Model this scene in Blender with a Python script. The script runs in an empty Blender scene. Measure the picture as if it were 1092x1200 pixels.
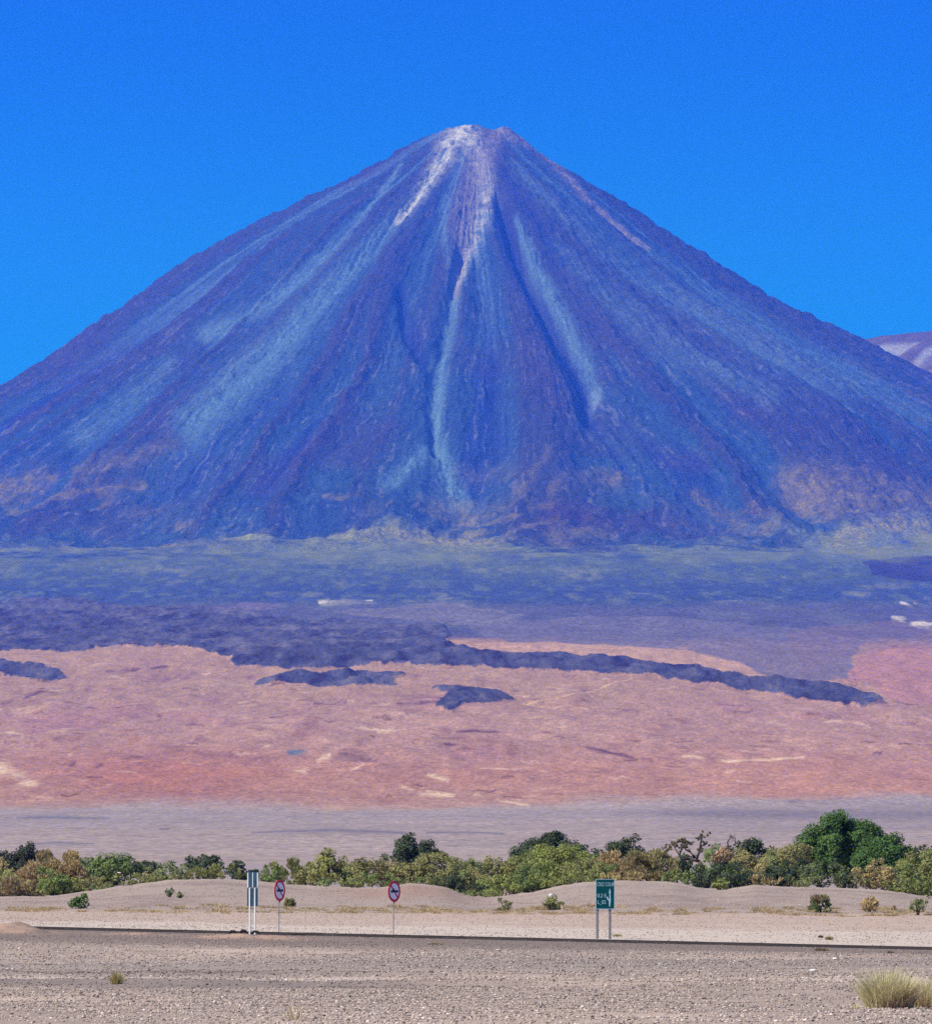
import bpy, math
import numpy as np
from mathutils import Vector

C = bpy.context.scene
COL = C.collection

# ------------------------------------------------------------------ camera
FOC, CU, CV, HORIZON = 8740.0, 546.0, 600.0, 1052.0     # focal length and centre in photo pixels (1092 x 1200)
EYE = 1.6
PITCH = math.atan((HORIZON - CV) / FOC)
cam_data = bpy.data.cameras.new('camera')
cam = bpy.data.objects.new('camera', cam_data)
COL.objects.link(cam)
cam_data.sensor_fit = 'HORIZONTAL'
cam_data.sensor_width = 36.0
cam_data.lens = FOC / 1092.0 * 36.0
cam_data.clip_start = 0.5
cam_data.clip_end = 120000
cam.location = (0, 0, EYE)
cam.rotation_euler = (math.pi / 2 + PITCH, 0, 0)
C.camera = cam

# ------------------------------------------------------------------ world, sun, exposure
SUN_DIR = Vector((-0.60, -0.40, 0.74)).normalized()
world = bpy.data.worlds.new('World')
C.world = world
world.use_nodes = True
nt = world.node_tree
N, L = nt.nodes, nt.links
sky = N.new('ShaderNodeTexSky')
sky.sky_type = 'NISHITA'
sky.sun_disc = False
sky.sun_elevation = math.asin(SUN_DIR.z)
sky.sun_rotation = math.atan2(SUN_DIR.x, SUN_DIR.y)
sky.altitude = 2400
sky.dust_density = 0.3
bg = N['Background']
bg.inputs[1].default_value = 0.1
tc = N.new('ShaderNodeTexCoord')
sep = N.new('ShaderNodeSeparateXYZ')
L.new(tc.outputs['Generated'], sep.inputs[0])
def maprange(a, b, kind='SMOOTHSTEP'):
    m = N.new('ShaderNodeMapRange')
    m.interpolation_type = kind
    L.new(sep.outputs[2], m.inputs[0])
    m.inputs[1].default_value, m.inputs[2].default_value = a, b
    return m.outputs[0]
def mixcol(f, a, b):
    m = N.new('ShaderNodeMix')
    m.data_type = 'RGBA'
    L.new(f, m.inputs[0])
    for s, v in ((6, a), (7, b)):
        if isinstance(v, tuple):
            m.inputs[s].default_value = v
        else:
            L.new(v, m.inputs[s])
    return m.outputs[2]
low = mixcol(maprange(0.05, 0.13), (0.0, 1.78, 7.4, 1), (0, 0.86, 5.5, 1))   # deep blue clear mountain air low in the sky
L.new(mixcol(maprange(0.14, 0.34), low, sky.outputs[0]), bg.inputs[0])
sun_data = bpy.data.lights.new('sun', 'SUN')
sun_data.energy = 5
sun_data.angle = math.radians(0.53)
sun_data.color = (1, 0.95, 0.88)
sun = bpy.data.objects.new('sun', sun_data)
COL.objects.link(sun)
sun.rotation_euler = SUN_DIR.to_track_quat('Z', 'Y').to_euler()
C.cycles.use_denoising = False
vs = C.view_settings
vs.view_transform, vs.look, vs.exposure, vs.gamma = 'Standard', 'None', 0.5, 1

# ------------------------------------------------------------------ helpers
AIR = 2.3e-5
AIR_COL = np.array((0.035, 0.15, 1.0))
AIR_LIT = np.array((0.59, 0.68, 0.68))
LIGHT = 1.72

def lin(c):
    c = np.array(c, float) / 255
    return np.where(c < 0.04045, c / 12.92, ((c + 0.055) / 1.055) ** 2.4)

def rock(r, g, b, d=0):
    """base colour of a rock unit from its colour as seen through d metres of the scene's air"""
    T = np.exp(-AIR * AIR_COL * d)
    return np.clip((lin((r, g, b)) - AIR_LIT * (1 - T)) / T / (LIGHT * (1.15 if d > 28400 else 1.0)), 0.008, 0.75)

def hsh(ix, iy, seed):
    h = (ix.astype(np.int64) * 374761393 + iy.astype(np.int64) * 668265263 + seed * 974634777) & 0xFFFFFFFF
    h = ((h ^ (h >> 13)) * 1274126177) & 0xFFFFFFFF
    return ((h ^ (h >> 16)) & 0xFFFF) / 65535.0

def vnoise(x, y, seed):
    ix, iy = np.floor(x), np.floor(y)
    fx, fy = x - ix, y - iy
    fx, fy = fx * fx * (3 - 2 * fx), fy * fy * (3 - 2 * fy)
    a, b = hsh(ix, iy, seed), hsh(ix + 1, iy, seed)
    c, d = hsh(ix, iy + 1, seed), hsh(ix + 1, iy + 1, seed)
    return (a + (b - a) * fx) * (1 - fy) + (c + (d - c) * fx) * fy

def fbm(x, y, octaves=4, seed=1, gain=0.5):
    x, y = np.broadcast_arrays(np.asarray(x, float), np.asarray(y, float))
    s, amp, tot = np.zeros(x.shape), 1.0, 0.0
    for k in range(octaves):
        s += amp * (vnoise(x, y, seed + 17 * k) * 2 - 1)
        tot += amp
        amp *= gain
        x, y = x * 2.03 + 11.7, y * 2.03 + 5.3
    return s / tot * 1.6

def ridged(x, y, octaves=4, seed=1):
    x, y = np.broadcast_arrays(np.asarray(x, float), np.asarray(y, float))
    s, amp, tot = np.zeros(x.shape), 1.0, 0.0
    for k in range(octaves):
        s += amp * (1 - np.abs(vnoise(x, y, seed + 31 * k) * 2 - 1) * 1.6)
        tot += amp
        amp *= 0.5
        x, y = x * 2.1 + 3.1, y * 2.1 + 7.7
    return s / tot

def smooth(e0, e1, x):
    t = np.clip((x - e0) / (e1 - e0), 0, 1)
    return t * t * (3 - 2 * t)

def row_of(y, z):
    return CV - FOC * np.tan(np.arctan2(z - EYE, y) - PITCH)

def z_of(row, y):
    return EYE + y * np.tan(PITCH + np.arctan((CV - row) / FOC))

def u_of(x, y):
    return CU + FOC * x / np.maximum(y, 1.0)

def x_of(u, y):
    return (u - CU) / FOC * y

def in_poly(u, v, pts):
    pts = np.array(pts, float)
    res = np.zeros(u.shape, bool)
    box = (u > pts[:, 0].min()) & (u < pts[:, 0].max()) & (v > pts[:, 1].min()) & (v < pts[:, 1].max())
    uu, vv = u[box], v[box]
    ins = np.zeros(uu.shape, bool)
    for (x0, y0), (x1, y1) in zip(pts, np.roll(pts, -1, 0)):
        if y0 == y1:
            continue
        ins ^= ((y0 > vv) != (y1 > vv)) & (uu < (x1 - x0) * (vv - y0) / (y1 - y0) + x0)
    res[box] = ins
    return res

def near_line(u, v, pts):
    """weight of a soft band along a polyline of (u, v, half width)"""
    best = np.zeros(u.shape)
    for (x0, y0, w0), (x1, y1, w1) in zip(pts[:-1], pts[1:]):
        m = 3 * max(w0, w1)
        box = (u > min(x0, x1) - m) & (u < max(x0, x1) + m) & (v > min(y0, y1) - m) & (v < max(y0, y1) + m)
        if not box.any():
            continue
        uu, vv = u[box], v[box]
        t = np.clip(((uu - x0) * (x1 - x0) + (vv - y0) * (y1 - y0)) / ((x1 - x0) ** 2 + (y1 - y0) ** 2), 0, 1)
        d = np.hypot(uu - x0 - t * (x1 - x0), vv - y0 - t * (y1 - y0)) / (w0 + (w1 - w0) * t)
        best[box] = np.maximum(best[box], np.exp(-d * d))
    return best

def frayed(mask, noise):
    """a region with a soft, broken margin"""
    g = mask.astype(float)
    for _ in range(9):
        g[1:-1] = (g[:-2] + 2 * g[1:-1] + g[2:]) / 4
        g[:, 1:-1] = (g[:, :-2] + 2 * g[:, 1:-1] + g[:, 2:]) / 4
    return smooth(-0.12, 0.32, g - 0.5 + 0.4 * noise)

def signed_line(u, v, pts):
    """(weight, side) along a polyline: side is + to the right of it"""
    w, best = np.zeros(u.shape), np.full(u.shape, 1e9)
    for (x0, y0, w0), (x1, y1, w1) in zip(pts[:-1], pts[1:]):
        t = np.clip(((u - x0) * (x1 - x0) + (v - y0) * (y1 - y0)) / ((x1 - x0) ** 2 + (y1 - y0) ** 2), 0, 1)
        d = np.hypot(u - x0 - t * (x1 - x0), v - y0 - t * (y1 - y0)) / (w0 + (w1 - w0) * t)
        best = np.minimum(best, d)
    return np.exp(-best * best)

def tint(col, mask, c, k=1.0):
    m = np.clip(np.asarray(mask, float) * k, 0, 1)[..., None]
    col[:] = col * (1 - m) + np.asarray(c) * m

def make_mesh(name, verts, faces_flat, counts, mat=None, cols=None, smooth_shade=False, parent=None, face_mats=None, mats=None):
    me = bpy.data.meshes.new(name)
    verts = np.ascontiguousarray(verts, np.float32).reshape(-1, 3)
    faces_flat = np.ascontiguousarray(faces_flat, np.int32).ravel()
    counts = np.ascontiguousarray(counts, np.int32).ravel()
    me.vertices.add(len(verts))
    me.vertices.foreach_set('co', verts.ravel())
    me.loops.add(len(faces_flat))
    me.loops.foreach_set('vertex_index', faces_flat)
    me.polygons.add(len(counts))
    st = np.zeros(len(counts), np.int32)
    st[1:] = np.cumsum(counts)[:-1]
    me.polygons.foreach_set('loop_start', st)
    me.polygons.foreach_set('loop_total', counts)
    for m in (mats or ([mat] if mat else [])):
        me.materials.append(m)
    if face_mats is not None:
        me.polygons.foreach_set('material_index', np.ascontiguousarray(face_mats, np.int32))
    me.update(calc_edges=True)
    me.polygons.foreach_set('use_smooth', np.full(len(counts), smooth_shade))
    if cols is not None:
        at = me.color_attributes.new('Col', 'FLOAT_COLOR', 'POINT')
        rgba = np.ones((len(verts), 4), np.float32)
        rgba[:, :3] = np.asarray(cols).reshape(-1, 3)
        at.data.foreach_set('color', rgba.ravel())
    me.validate()
    o = bpy.data.objects.new(name, me)
    COL.objects.link(o)
    if parent is not None:
        o.parent = parent
    return o

def grid_mesh(name, X, Y, Z, mat, cols, smooth_shade=True):
    r, c = X.shape
    i = np.arange(r * c).reshape(r, c)
    f = np.stack((i[:-1, :-1], i[:-1, 1:], i[1:, 1:], i[1:, :-1]), -1).reshape(-1, 4)
    return make_mesh(name, np.stack((X, Y, Z), -1), f, np.full(len(f), 4), mat, cols, smooth_shade)

def structure(o):
    o['kind'] = 'structure'
    return o

def thing(name, label, cat, loc=(0, 0, 0), rotz=0, group=None):
    o = bpy.data.objects.new(name, None)
    COL.objects.link(o)
    o.empty_display_size = 0.2
    o.location = loc
    o.rotation_euler = (0, 0, rotz)
    return tag(o, label, cat, group)

def tag(o, label, cat, group=None):
    o['label'], o['category'] = label, cat
    if group:
        o['group'] = group
    return o

class MB:
    """collects boxes, tubes and blades, then links them as one mesh"""
    def __init__(self):
        self.v, self.f, self.n, self.c = [], [], [], 0
    def add(self, verts, faces):
        self.v.extend(verts)
        for f in faces:
            self.f.extend(i + self.c for i in f)
            self.n.append(len(f))
        self.c += len(verts)
    def box(self, x0, x1, y0, y1, z0, z1, bev=0.0):
        if bev:
            b = bev
            ring = [(x0 + b, z0), (x1 - b, z0), (x1, z0 + b), (x1, z1 - b), (x1 - b, z1), (x0 + b, z1), (x0, z1 - b), (x0, z0 + b)]
            n = len(ring)
            self.add([(x, y0, z) for x, z in ring] + [(x, y1, z) for x, z in ring],
                     [tuple(range(n)), tuple(range(2 * n - 1, n - 1, -1))] + [(i, i + n, (i + 1) % n + n, (i + 1) % n) for i in range(n)])
            return
        self.add([(x, y, z) for z in (z0, z1) for y in (y0, y1) for x in (x0, x1)],
                 [(0, 2, 3, 1), (4, 5, 7, 6), (0, 1, 5, 4), (2, 6, 7, 3), (0, 4, 6, 2), (1, 3, 7, 5)])
    def prism(self, ring, y0, y1):
        n = len(ring)
        self.add([(x, y0, z) for x, z in ring] + [(x, y1, z) for x, z in ring],
                 [tuple(range(n)), tuple(range(2 * n - 1, n - 1, -1))] + [(i, i + n, (i + 1) % n + n, (i + 1) % n) for i in range(n)])
    def annulus(self, ro, ri, y0, y1, n=40):
        vs, fs = [], []
        for k in range(n):
            a = 2 * math.pi * k / n
            c, s = math.cos(a), math.sin(a)
            vs += [(ro * c, y0, ro * s), (ri * c, y0, ri * s), (ro * c, y1, ro * s), (ri * c, y1, ri * s)]
            a0, a1 = 4 * k, 4 * ((k + 1) % n)
            fs += [(a0, a1, a1 + 1, a0 + 1), (a0 + 2, a0 + 3, a1 + 3, a1 + 2), (a0, a0 + 2, a1 + 2, a1), (a0 + 1, a1 + 1, a1 + 3, a0 + 3)]
        self.add(vs, fs)
    def tube(self, pts, radii, n=6, cap=True):
        pts = [Vector(p) for p in pts]
        vs, fs = [], []
        for k, p in enumerate(pts):
            d = (pts[min(k + 1, len(pts) - 1)] - pts[max(k - 1, 0)]).normalized()
            a = d.orthogonal().normalized()
            b = d.cross(a)
            for j in range(n):
                t = 2 * math.pi * j / n
                vs.append(tuple(p + (a * math.cos(t) + b * math.sin(t)) * radii[k]))
        for k in range(len(pts) - 1):
            for j in range(n):
                fs.append((k * n + j, k * n + (j + 1) % n, (k + 1) * n + (j + 1) % n, (k + 1) * n + j))
        if cap:
            fs.append(tuple(range(n - 1, -1, -1)))
            fs.append(tuple((len(pts) - 1) * n + j for j in range(n)))
        self.add(vs, fs)
    def build(self, name, mat, parent=None, smooth_shade=False, cols=None):
        return make_mesh(name, self.v, self.f, self.n, mat, cols, smooth_shade, parent)

# ------------------------------------------------------------------ materials
def material(name, base=None, rough=0.9, spec=0.2, attr=False, noises=(), bump=0.0, bump_scale=1.0, metal=0.0, stretch=(1, 1, 1)):
    """principled surface; base colour or 'Col' attribute, multiplied by world-space noises (scale, low, high)"""
    m = bpy.data.materials.new(name)
    m.use_nodes = True
    t = m.node_tree
    p = t.nodes['Principled BSDF']
    p.inputs['Roughness'].default_value = rough
    p.inputs['Specular IOR Level'].default_value = spec
    p.inputs['Metallic'].default_value = metal
    geo = t.nodes.new('ShaderNodeNewGeometry')
    vm = t.nodes.new('ShaderNodeVectorMath')
    vm.operation = 'MULTIPLY'
    vm.inputs[1].default_value = stretch
    t.links.new(geo.outputs['Position'], vm.inputs[0])
    POS = vm.outputs[0]
    if attr:
        a = t.nodes.new('ShaderNodeAttribute')
        a.attribute_name = 'Col'
        cur = a.outputs['Color']
    else:
        a = t.nodes.new('ShaderNodeRGB')
        a.outputs[0].default_value = (*base, 1)
        cur = a.outputs[0]
    for scale, lo, hi in noises:
        n = t.nodes.new('ShaderNodeTexNoise')
        n.inputs['Scale'].default_value = scale
        n.inputs['Detail'].default_value = 3
        t.links.new(POS, n.inputs['Vector'])
        r = t.nodes.new('ShaderNodeMapRange')
        r.inputs[1].default_value, r.inputs[2].default_value = 0.3, 0.7
        r.inputs[3].default_value, r.inputs[4].default_value = lo, hi
        t.links.new(n.outputs[0], r.inputs[0])
        mx = t.nodes.new('ShaderNodeVectorMath')
        mx.operation = 'SCALE'
        t.links.new(cur, mx.inputs[0])
        t.links.new(r.outputs[0], mx.inputs['Scale'])
        cur = mx.outputs[0]
    t.links.new(cur, p.inputs['Base Color'])
    if bump:
        n = t.nodes.new('ShaderNodeTexNoise')
        n.inputs['Scale'].default_value = bump_scale
        n.inputs['Detail'].default_value = 4
        t.links.new(POS, n.inputs['Vector'])
        b = t.nodes.new('ShaderNodeBump')
        b.inputs['Strength'].default_value = 1
        b.inputs['Distance'].default_value = bump
        t.links.new(n.outputs[0], b.inputs['Height'])
        t.links.new(b.outputs[0], p.inputs['Normal'])
    return m

M_GROUND = material('gravelly ground', attr=True, rough=1, spec=0.05, noises=((0.8, 0.9, 1.1), (9, 0.85, 1.15)), bump=0.02, bump_scale=14)
M_FAR = material('far rock', attr=True, rough=1, spec=0.0, noises=((0.012, 0.9, 1.1), (0.045, 0.8, 1.2), (0.11, 0.6, 1.42), (0.26, 0.76, 1.28)), bump=7.0, bump_scale=0.05)
M_PLAIN = material('far pumice and sand', attr=True, rough=1, spec=0.0, noises=((0.01, 0.93, 1.07), (0.05, 0.88, 1.12), (0.16, 0.76, 1.26), (0.4, 0.8, 1.2)), stretch=(1, 0.14, 1))
M_APRON = material('far scrub and lava rubble', attr=True, rough=1, spec=0.0, noises=((0.008, 0.9, 1.1), (0.03, 0.85, 1.15), (0.1, 0.7, 1.35)), stretch=(1, 0.12, 1))
M_STONE = material('stone', attr=True, rough=0.95, spec=0.1, noises=((30, 0.85, 1.15),))
M_ROAD = material('worn asphalt', (0.036, 0.030, 0.030), rough=1, spec=0.0, noises=((0.4, 0.85, 1.15), (6, 0.7, 1.3)))
M_PAINT = material('worn road paint', (0.55, 0.53, 0.5), noises=((3, 0.5, 1.1),))
M_LEAF = material('leaf', attr=True, rough=0.7, spec=0.1)
def add_translucency(m, k):
    t = m.node_tree
    p = t.nodes['Principled BSDF']
    o_ = [n_ for n_ in t.nodes if n_.type == 'OUTPUT_MATERIAL'][0]
    tr, mx = t.nodes.new('ShaderNodeBsdfTranslucent'), t.nodes.new('ShaderNodeMixShader')
    t.links.new(p.inputs['Base Color'].links[0].from_socket, tr.inputs['Color'])
    mx.inputs[0].default_value = k
    t.links.new(p.outputs[0], mx.inputs[1])
    t.links.new(tr.outputs[0], mx.inputs[2])
    t.links.new(mx.outputs[0], o_.inputs['Surface'])
add_translucency(M_LEAF, 0.35)
M_BARK = material('bark', (0.055, 0.042, 0.035), noises=((6, 0.7, 1.3),))
M_TWIG = material('twig', (0.10, 0.075, 0.055), noises=((9, 0.7, 1.3),))
M_BLADE = material('grass blade', attr=True, rough=0.75, spec=0.1)
add_translucency(M_BLADE, 0.3)
M_WHITE = material('white paint', (0.52, 0.55, 0.56), rough=0.5, noises=((4, 0.88, 1.05),))
M_STEEL = material('galvanised steel', (0.24, 0.235, 0.23), rough=0.55, metal=0.3, noises=((7, 0.8, 1.15),))
M_NAVY = material('dark blue sign back', (0.02, 0.055, 0.095), rough=0.5, noises=((5, 0.8, 1.2),))
M_BLACK = material('black paint', (0.012, 0.012, 0.014), rough=0.5)
M_RED = material('red reflective film', (0.6, 0.012, 0.05), rough=0.45, noises=((6, 0.85, 1.1),))
M_FACE = material('white reflective film', (0.85, 0.82, 0.84), rough=0.45, noises=((5, 0.92, 1.05),))
M_GREEN = material('green reflective film', (0.0, 0.062, 0.068), rough=0.45, noises=((5, 0.85, 1.15),))
M_LETTER = material('pale sign lettering', (0.34, 0.5, 0.56), rough=0.45)
M_PLASTIC = material('white plastic film', (0.8, 0.79, 0.77), rough=0.4, noises=((9, 0.9, 1.05),))
M_RUBBER = material('dark scrap', (0.016, 0.014, 0.014), rough=0.8)

# ------------------------------------------------------------------ near ground
rng = np.random.default_rng(7)
UK = np.arange(-700, 1800, 10.0)
def curve(*pts):
    a = np.array(pts, float)
    return np.interp(UK, a[:, 0], a[:, 1])
T = UK.clip(-300, 1400) - CU
crest = curve((-300, 1052), (0, 1052), (60, 1051), (100, 1046), (150, 1038), (200, 1032), (260, 1031), (300, 1034), (360, 1039), (440, 1041), (480, 1036), (520, 1040),
              (545, 1049), (570, 1053), (620, 1047), (660, 1038), (690, 1034), (740, 1033), (790, 1035), (825, 1042), (850, 1043), (880, 1038), (930, 1040),
              (1000, 1042), (1040, 1045), (1070, 1049), (1092, 1051), (1400, 1050))
base = 1070 + 0.004 * T
flat = np.zeros_like(UK)
PROFILE = [(-200, flat), (95, flat), (200, flat),
           (285, z_of(1109 + 0.0190 * T, 285)),
           (315.5, z_of(1101.2 + 0.0232 * T, 315.5)), (321.5, z_of(1098.9 + 0.0229 * T, 321.5)),
           (328, z_of(1096.2 + 0.0215 * T, 328)), (346, z_of(1091 + 0.018 * T, 346)), (400, z_of(1079.5 + 0.009 * T, 400)),
           (450, z_of(base, 450)), (500, z_of(base * 0.6 + crest * 0.4, 500)), (580, z_of(base * 0.14 + crest * 0.86, 580)),
           (618, z_of(crest, 618)), (660, z_of(crest + 0.5, 660)), (800, flat + 2.4), (1100, flat + 2.4), (1600, flat + 4.2), (3000, flat + EYE + 3000 * 0.00457)]
PY = np.array([p[0] for p in PROFILE], float)
PZ = np.array([p[1] for p in PROFILE])

MOUNDS = [(10, 303, 0.24, 1.1, 4), (38, 301, 0.12, 0.8, 3), (258, 300, 0.05, 1.3, 4), (290, 298, 0.05, 1.4, 4), (326, 300, 0.05, 1.4, 4), (168, 304, 0.05, 1.0, 3)]
def ground(x, y, rough=True):
    x, y = np.broadcast_arrays(np.asarray(x, float), np.asarray(y, float))
    u = np.clip(u_of(x, y), UK[0], UK[-1] - 1)
    u = np.where(y < 60, CU, u)
    fu = (u - UK[0]) / 10.0
    iu = np.clip(fu.astype(int), 0, len(UK) - 2)
    fu = fu - iu
    iy = np.clip(np.searchsorted(PY, y, side='right') - 1, 0, len(PY) - 2)
    fy = np.clip((y - PY[iy]) / (PY[iy + 1] - PY[iy]), 0, 1)
    za = PZ[iy, iu] * (1 - fu) + PZ[iy, iu + 1] * fu
    zb = PZ[iy + 1, iu] * (1 - fu) + PZ[iy + 1, iu + 1] * fu
    z = za * (1 - fy) + zb * fy
    if rough:
        k = 1 - smooth(310, 314, y) * (1 - smooth(323, 328, y))
        k = k * smooth(1500, 900, y)
        z = z + k * (0.05 * fbm(x / 9 + y / 40, y / 3.0, 3, 5) * smooth(330, 200, y) + 0.05 * (np.exp(-((y - 151 - 2 * fbm(x / 6, 0 * y, 2, 6)) / 2.2) ** 2) + np.exp(-((y - 136 - 2 * fbm(x / 6, 0 * y, 2, 7)) / 2.0) ** 2)) * smooth(4, -3, x) + 0.03 * fbm(x / 1.2, y / 1.6, 3, 8)
                     + 0.03 * smooth(440, 520, y) * fbm(x / 2, y / 9, 4, 12, 0.65))
        z = z + 0.09 * smooth(590, 612, y) * smooth(660, 625, y) * fbm(x / 1.6, y / 6, 3, 41)
        for mu, my, mh, sx, sy in MOUNDS:
            z = z + mh * np.exp(-((x - x_of(mu, my)) / sx) ** 2 - ((y - my) / sy) ** 2) * (1 + 0.9 * fbm(x / 0.5, y / 0.8, 3, 3))
    return z

ys = np.concatenate((np.linspace(-60, 88, 16), np.arange(92, 300, 0.6), np.arange(300, 332, 0.4), np.arange(332, 700, 1.1), np.geomspace(702, 3000, 70)))
ss = np.linspace(-0.092, 0.092, 460)
Y, S = np.meshgrid(ys, ss, indexing='ij')
X = S * (np.maximum(Y, 0) + 420)
Z = ground(X, Y)
u, v = u_of(X, Y), row_of(np.maximum(Y, 20), ground(X, Y, False))
n1, n2 = fbm(X / 7, Y / 20, 4, 21), fbm(X / 0.9, Y / 7, 4, 22, 0.65)
col = np.empty(X.shape + (3,))
col[:] = rock(180, 162, 151)
tint(col, smooth(-0.2, 0.9, n1 + n2 * 0.3), rock(206, 184, 170))
tint(col, np.exp(-((v - 1131 - 3 * n1) / 9) ** 2), rock(164, 152, 147), 0.8)
tint(col, np.exp(-((v - 1143 - 2 * n1) / 2.2) ** 2) * smooth(560, 300, u), rock(128, 118, 118), 0.7)
tint(col, np.exp(-((v - 1154 - 2 * n1) / 2.5) ** 2) * smooth(650, 380, u), rock(128, 118, 118), 0.7)
tint(col, np.exp(-((v - 1148 - 2 * n1) / 2.0) ** 2), rock(216, 198, 186), 0.6)
tint(col, smooth(1118, 1108, v - 2 * n1 - 0.016 * (u - CU)) * (Y < 330), rock(140, 125, 119), 0.9)
far_strip = smooth(322, 324, Y)
tint(col, far_strip, rock(218, 202, 190))
tint(col, far_strip * smooth(1088, 1084, v + 2 * n1 - 0.012 * (u - CU)), rock(200, 174, 160), 0.8)
tint(col, far_strip * np.exp(-((v - 1083 - 0.012 * (u - CU)) / 3) ** 2) * smooth(0.1, 0.5, n1), rock(215, 196, 182), 0.8)
berm = smooth(444, 456, Y + 5 * n1)
tint(col, berm, rock(182, 164, 155))
tint(col, berm * smooth(0.0, 0.8, n1), rock(160, 140, 135), 0.7)
tint(col, berm * smooth(0.2, 0.9, n2), rock(188, 168, 158), 0.6)
tint(col, berm * smooth(0.2, 0.9, -n2), rock(150, 131, 125), 0.6)
tint(col, berm * np.exp(-((u - 470) / 75) ** 2) * smooth(490, 560, Y), rock(178, 144, 130), 0.8)
tint(col, np.exp(-((Y - 452 - 4 * n1) / 7) ** 2) * smooth(-0.3, 0.4, n1), rock(199, 166, 122), 0.55)
tint(col, smooth(596, 612, Y + 3 * n2) * smooth(640, 622, Y), rock(190, 172, 160), 0.8)
tint(col, smooth(640, 700, Y), rock(172, 152, 144))
tint(col, smooth(900, 1500, Y), rock(170, 156, 163, 2500))
for mu, my, mh, sx, sy in MOUNDS:
    tint(col, np.exp(-((X - x_of(mu, my)) / (sx * 1.4)) ** 2 - ((Y - my) / (sy * 1.5)) ** 2) * (0.8 + 1.2 * n2), rock(196, 164, 146), 0.95)
structure(grid_mesh('ground', X, Y, Z, M_GROUND, col))

# road: a strip of asphalt with a shallow shoulder kerb edge
xr = np.linspace(-60, 60, 500)
edge_n = 315.6 + 0.35 * fbm(xr / 1.5, 0 * xr, 3, 51)
edge_f = 321.4 + 0.2 * fbm(xr / 2.5, 0 * xr, 3, 52)
cross = [(edge_n - 0.15, -0.06), (edge_n, 0.035), ((edge_n + edge_f) / 2, 0.075), (edge_f, 0.05), (edge_f + 0.12, -0.05)]
RX = np.stack([xr] * len(cross))
RY = np.stack([c[0] for c in cross])
RZ = ground(RX, RY, False) + np.array([c[1] for c in cross])[:, None]
structure(grid_mesh('road', RX, RY, RZ, M_ROAD, None, True))
mb = MB()
for k in range(0, 120):
    xa = -60 + k
    if vnoise(np.array([xa * 0.4]), np.array([2.0]), 5)[0] < 0.5:
        continue
    q = [(xa, 316.2), (xa + 0.55, 316.2), (xa + 0.55, 316.34), (xa, 316.34)]
    h = 0.045
    mb.add([(a, b, float(ground(a, b, False)) + h) for a, b in q], [(0, 1, 2, 3)])
structure(mb.build('road_marking', M_PAINT))

# gravel: countless stones on the graded ground in front of the road and on the far shoulder
t_ico = (1 + 5 ** 0.5) / 2
ICO = np.array([(-1, t_ico, 0), (1, t_ico, 0), (-1, -t_ico, 0), (1, -t_ico, 0), (0, -1, t_ico), (0, 1, t_ico), (0, -1, -t_ico), (0, 1, -t_ico),
                (t_ico, 0, -1), (t_ico, 0, 1), (-t_ico, 0, -1), (-t_ico, 0, 1)]) / (1 + t_ico ** 2) ** 0.5
ICOF = np.array([(0, 11, 5), (0, 5, 1), (0, 1, 7), (0, 7, 10), (0, 10, 11), (1, 5, 9), (5, 11, 4), (11, 10, 2), (10, 7, 6), (7, 1, 8),
                 (3, 9, 4), (3, 4, 2), (3, 2, 6), (3, 6, 8), (3, 8, 9), (4, 9, 5), (2, 4, 11), (6, 2, 10), (8, 6, 7), (9, 8, 1)])
def rand_stones(x, y, size, colors, sink=0.25):
    n = len(x)
    ang = rng.uniform(0, 2 * np.pi, n)
    v3 = ICO[None] * (1 + rng.uniform(-0.25, 0.25, (n, 12, 1)))
    sc = np.stack((size * rng.uniform(0.8, 1.5, n), size * rng.uniform(0.8, 1.2, n), size * rng.uniform(0.5, 0.9, n)), -1)
    v3 = v3 * sc[:, None]
    c, s = np.cos(ang)[:, None], np.sin(ang)[:, None]
    px, py = v3[..., 0] * c - v3[..., 1] * s, v3[..., 0] * s + v3[..., 1] * c
    z = ground(x, y)
    V = np.stack((px + x[:, None], py + y[:, None], v3[..., 2] + (z + sc[:, 2] * (1 - 2 * sink))[:, None]), -1)
    F = ICOF[None] + (np.arange(n) * 12)[:, None, None]
    return V.reshape(-1, 3), F.reshape(-1, 3), np.repeat(colors, 12, 0)

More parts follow.
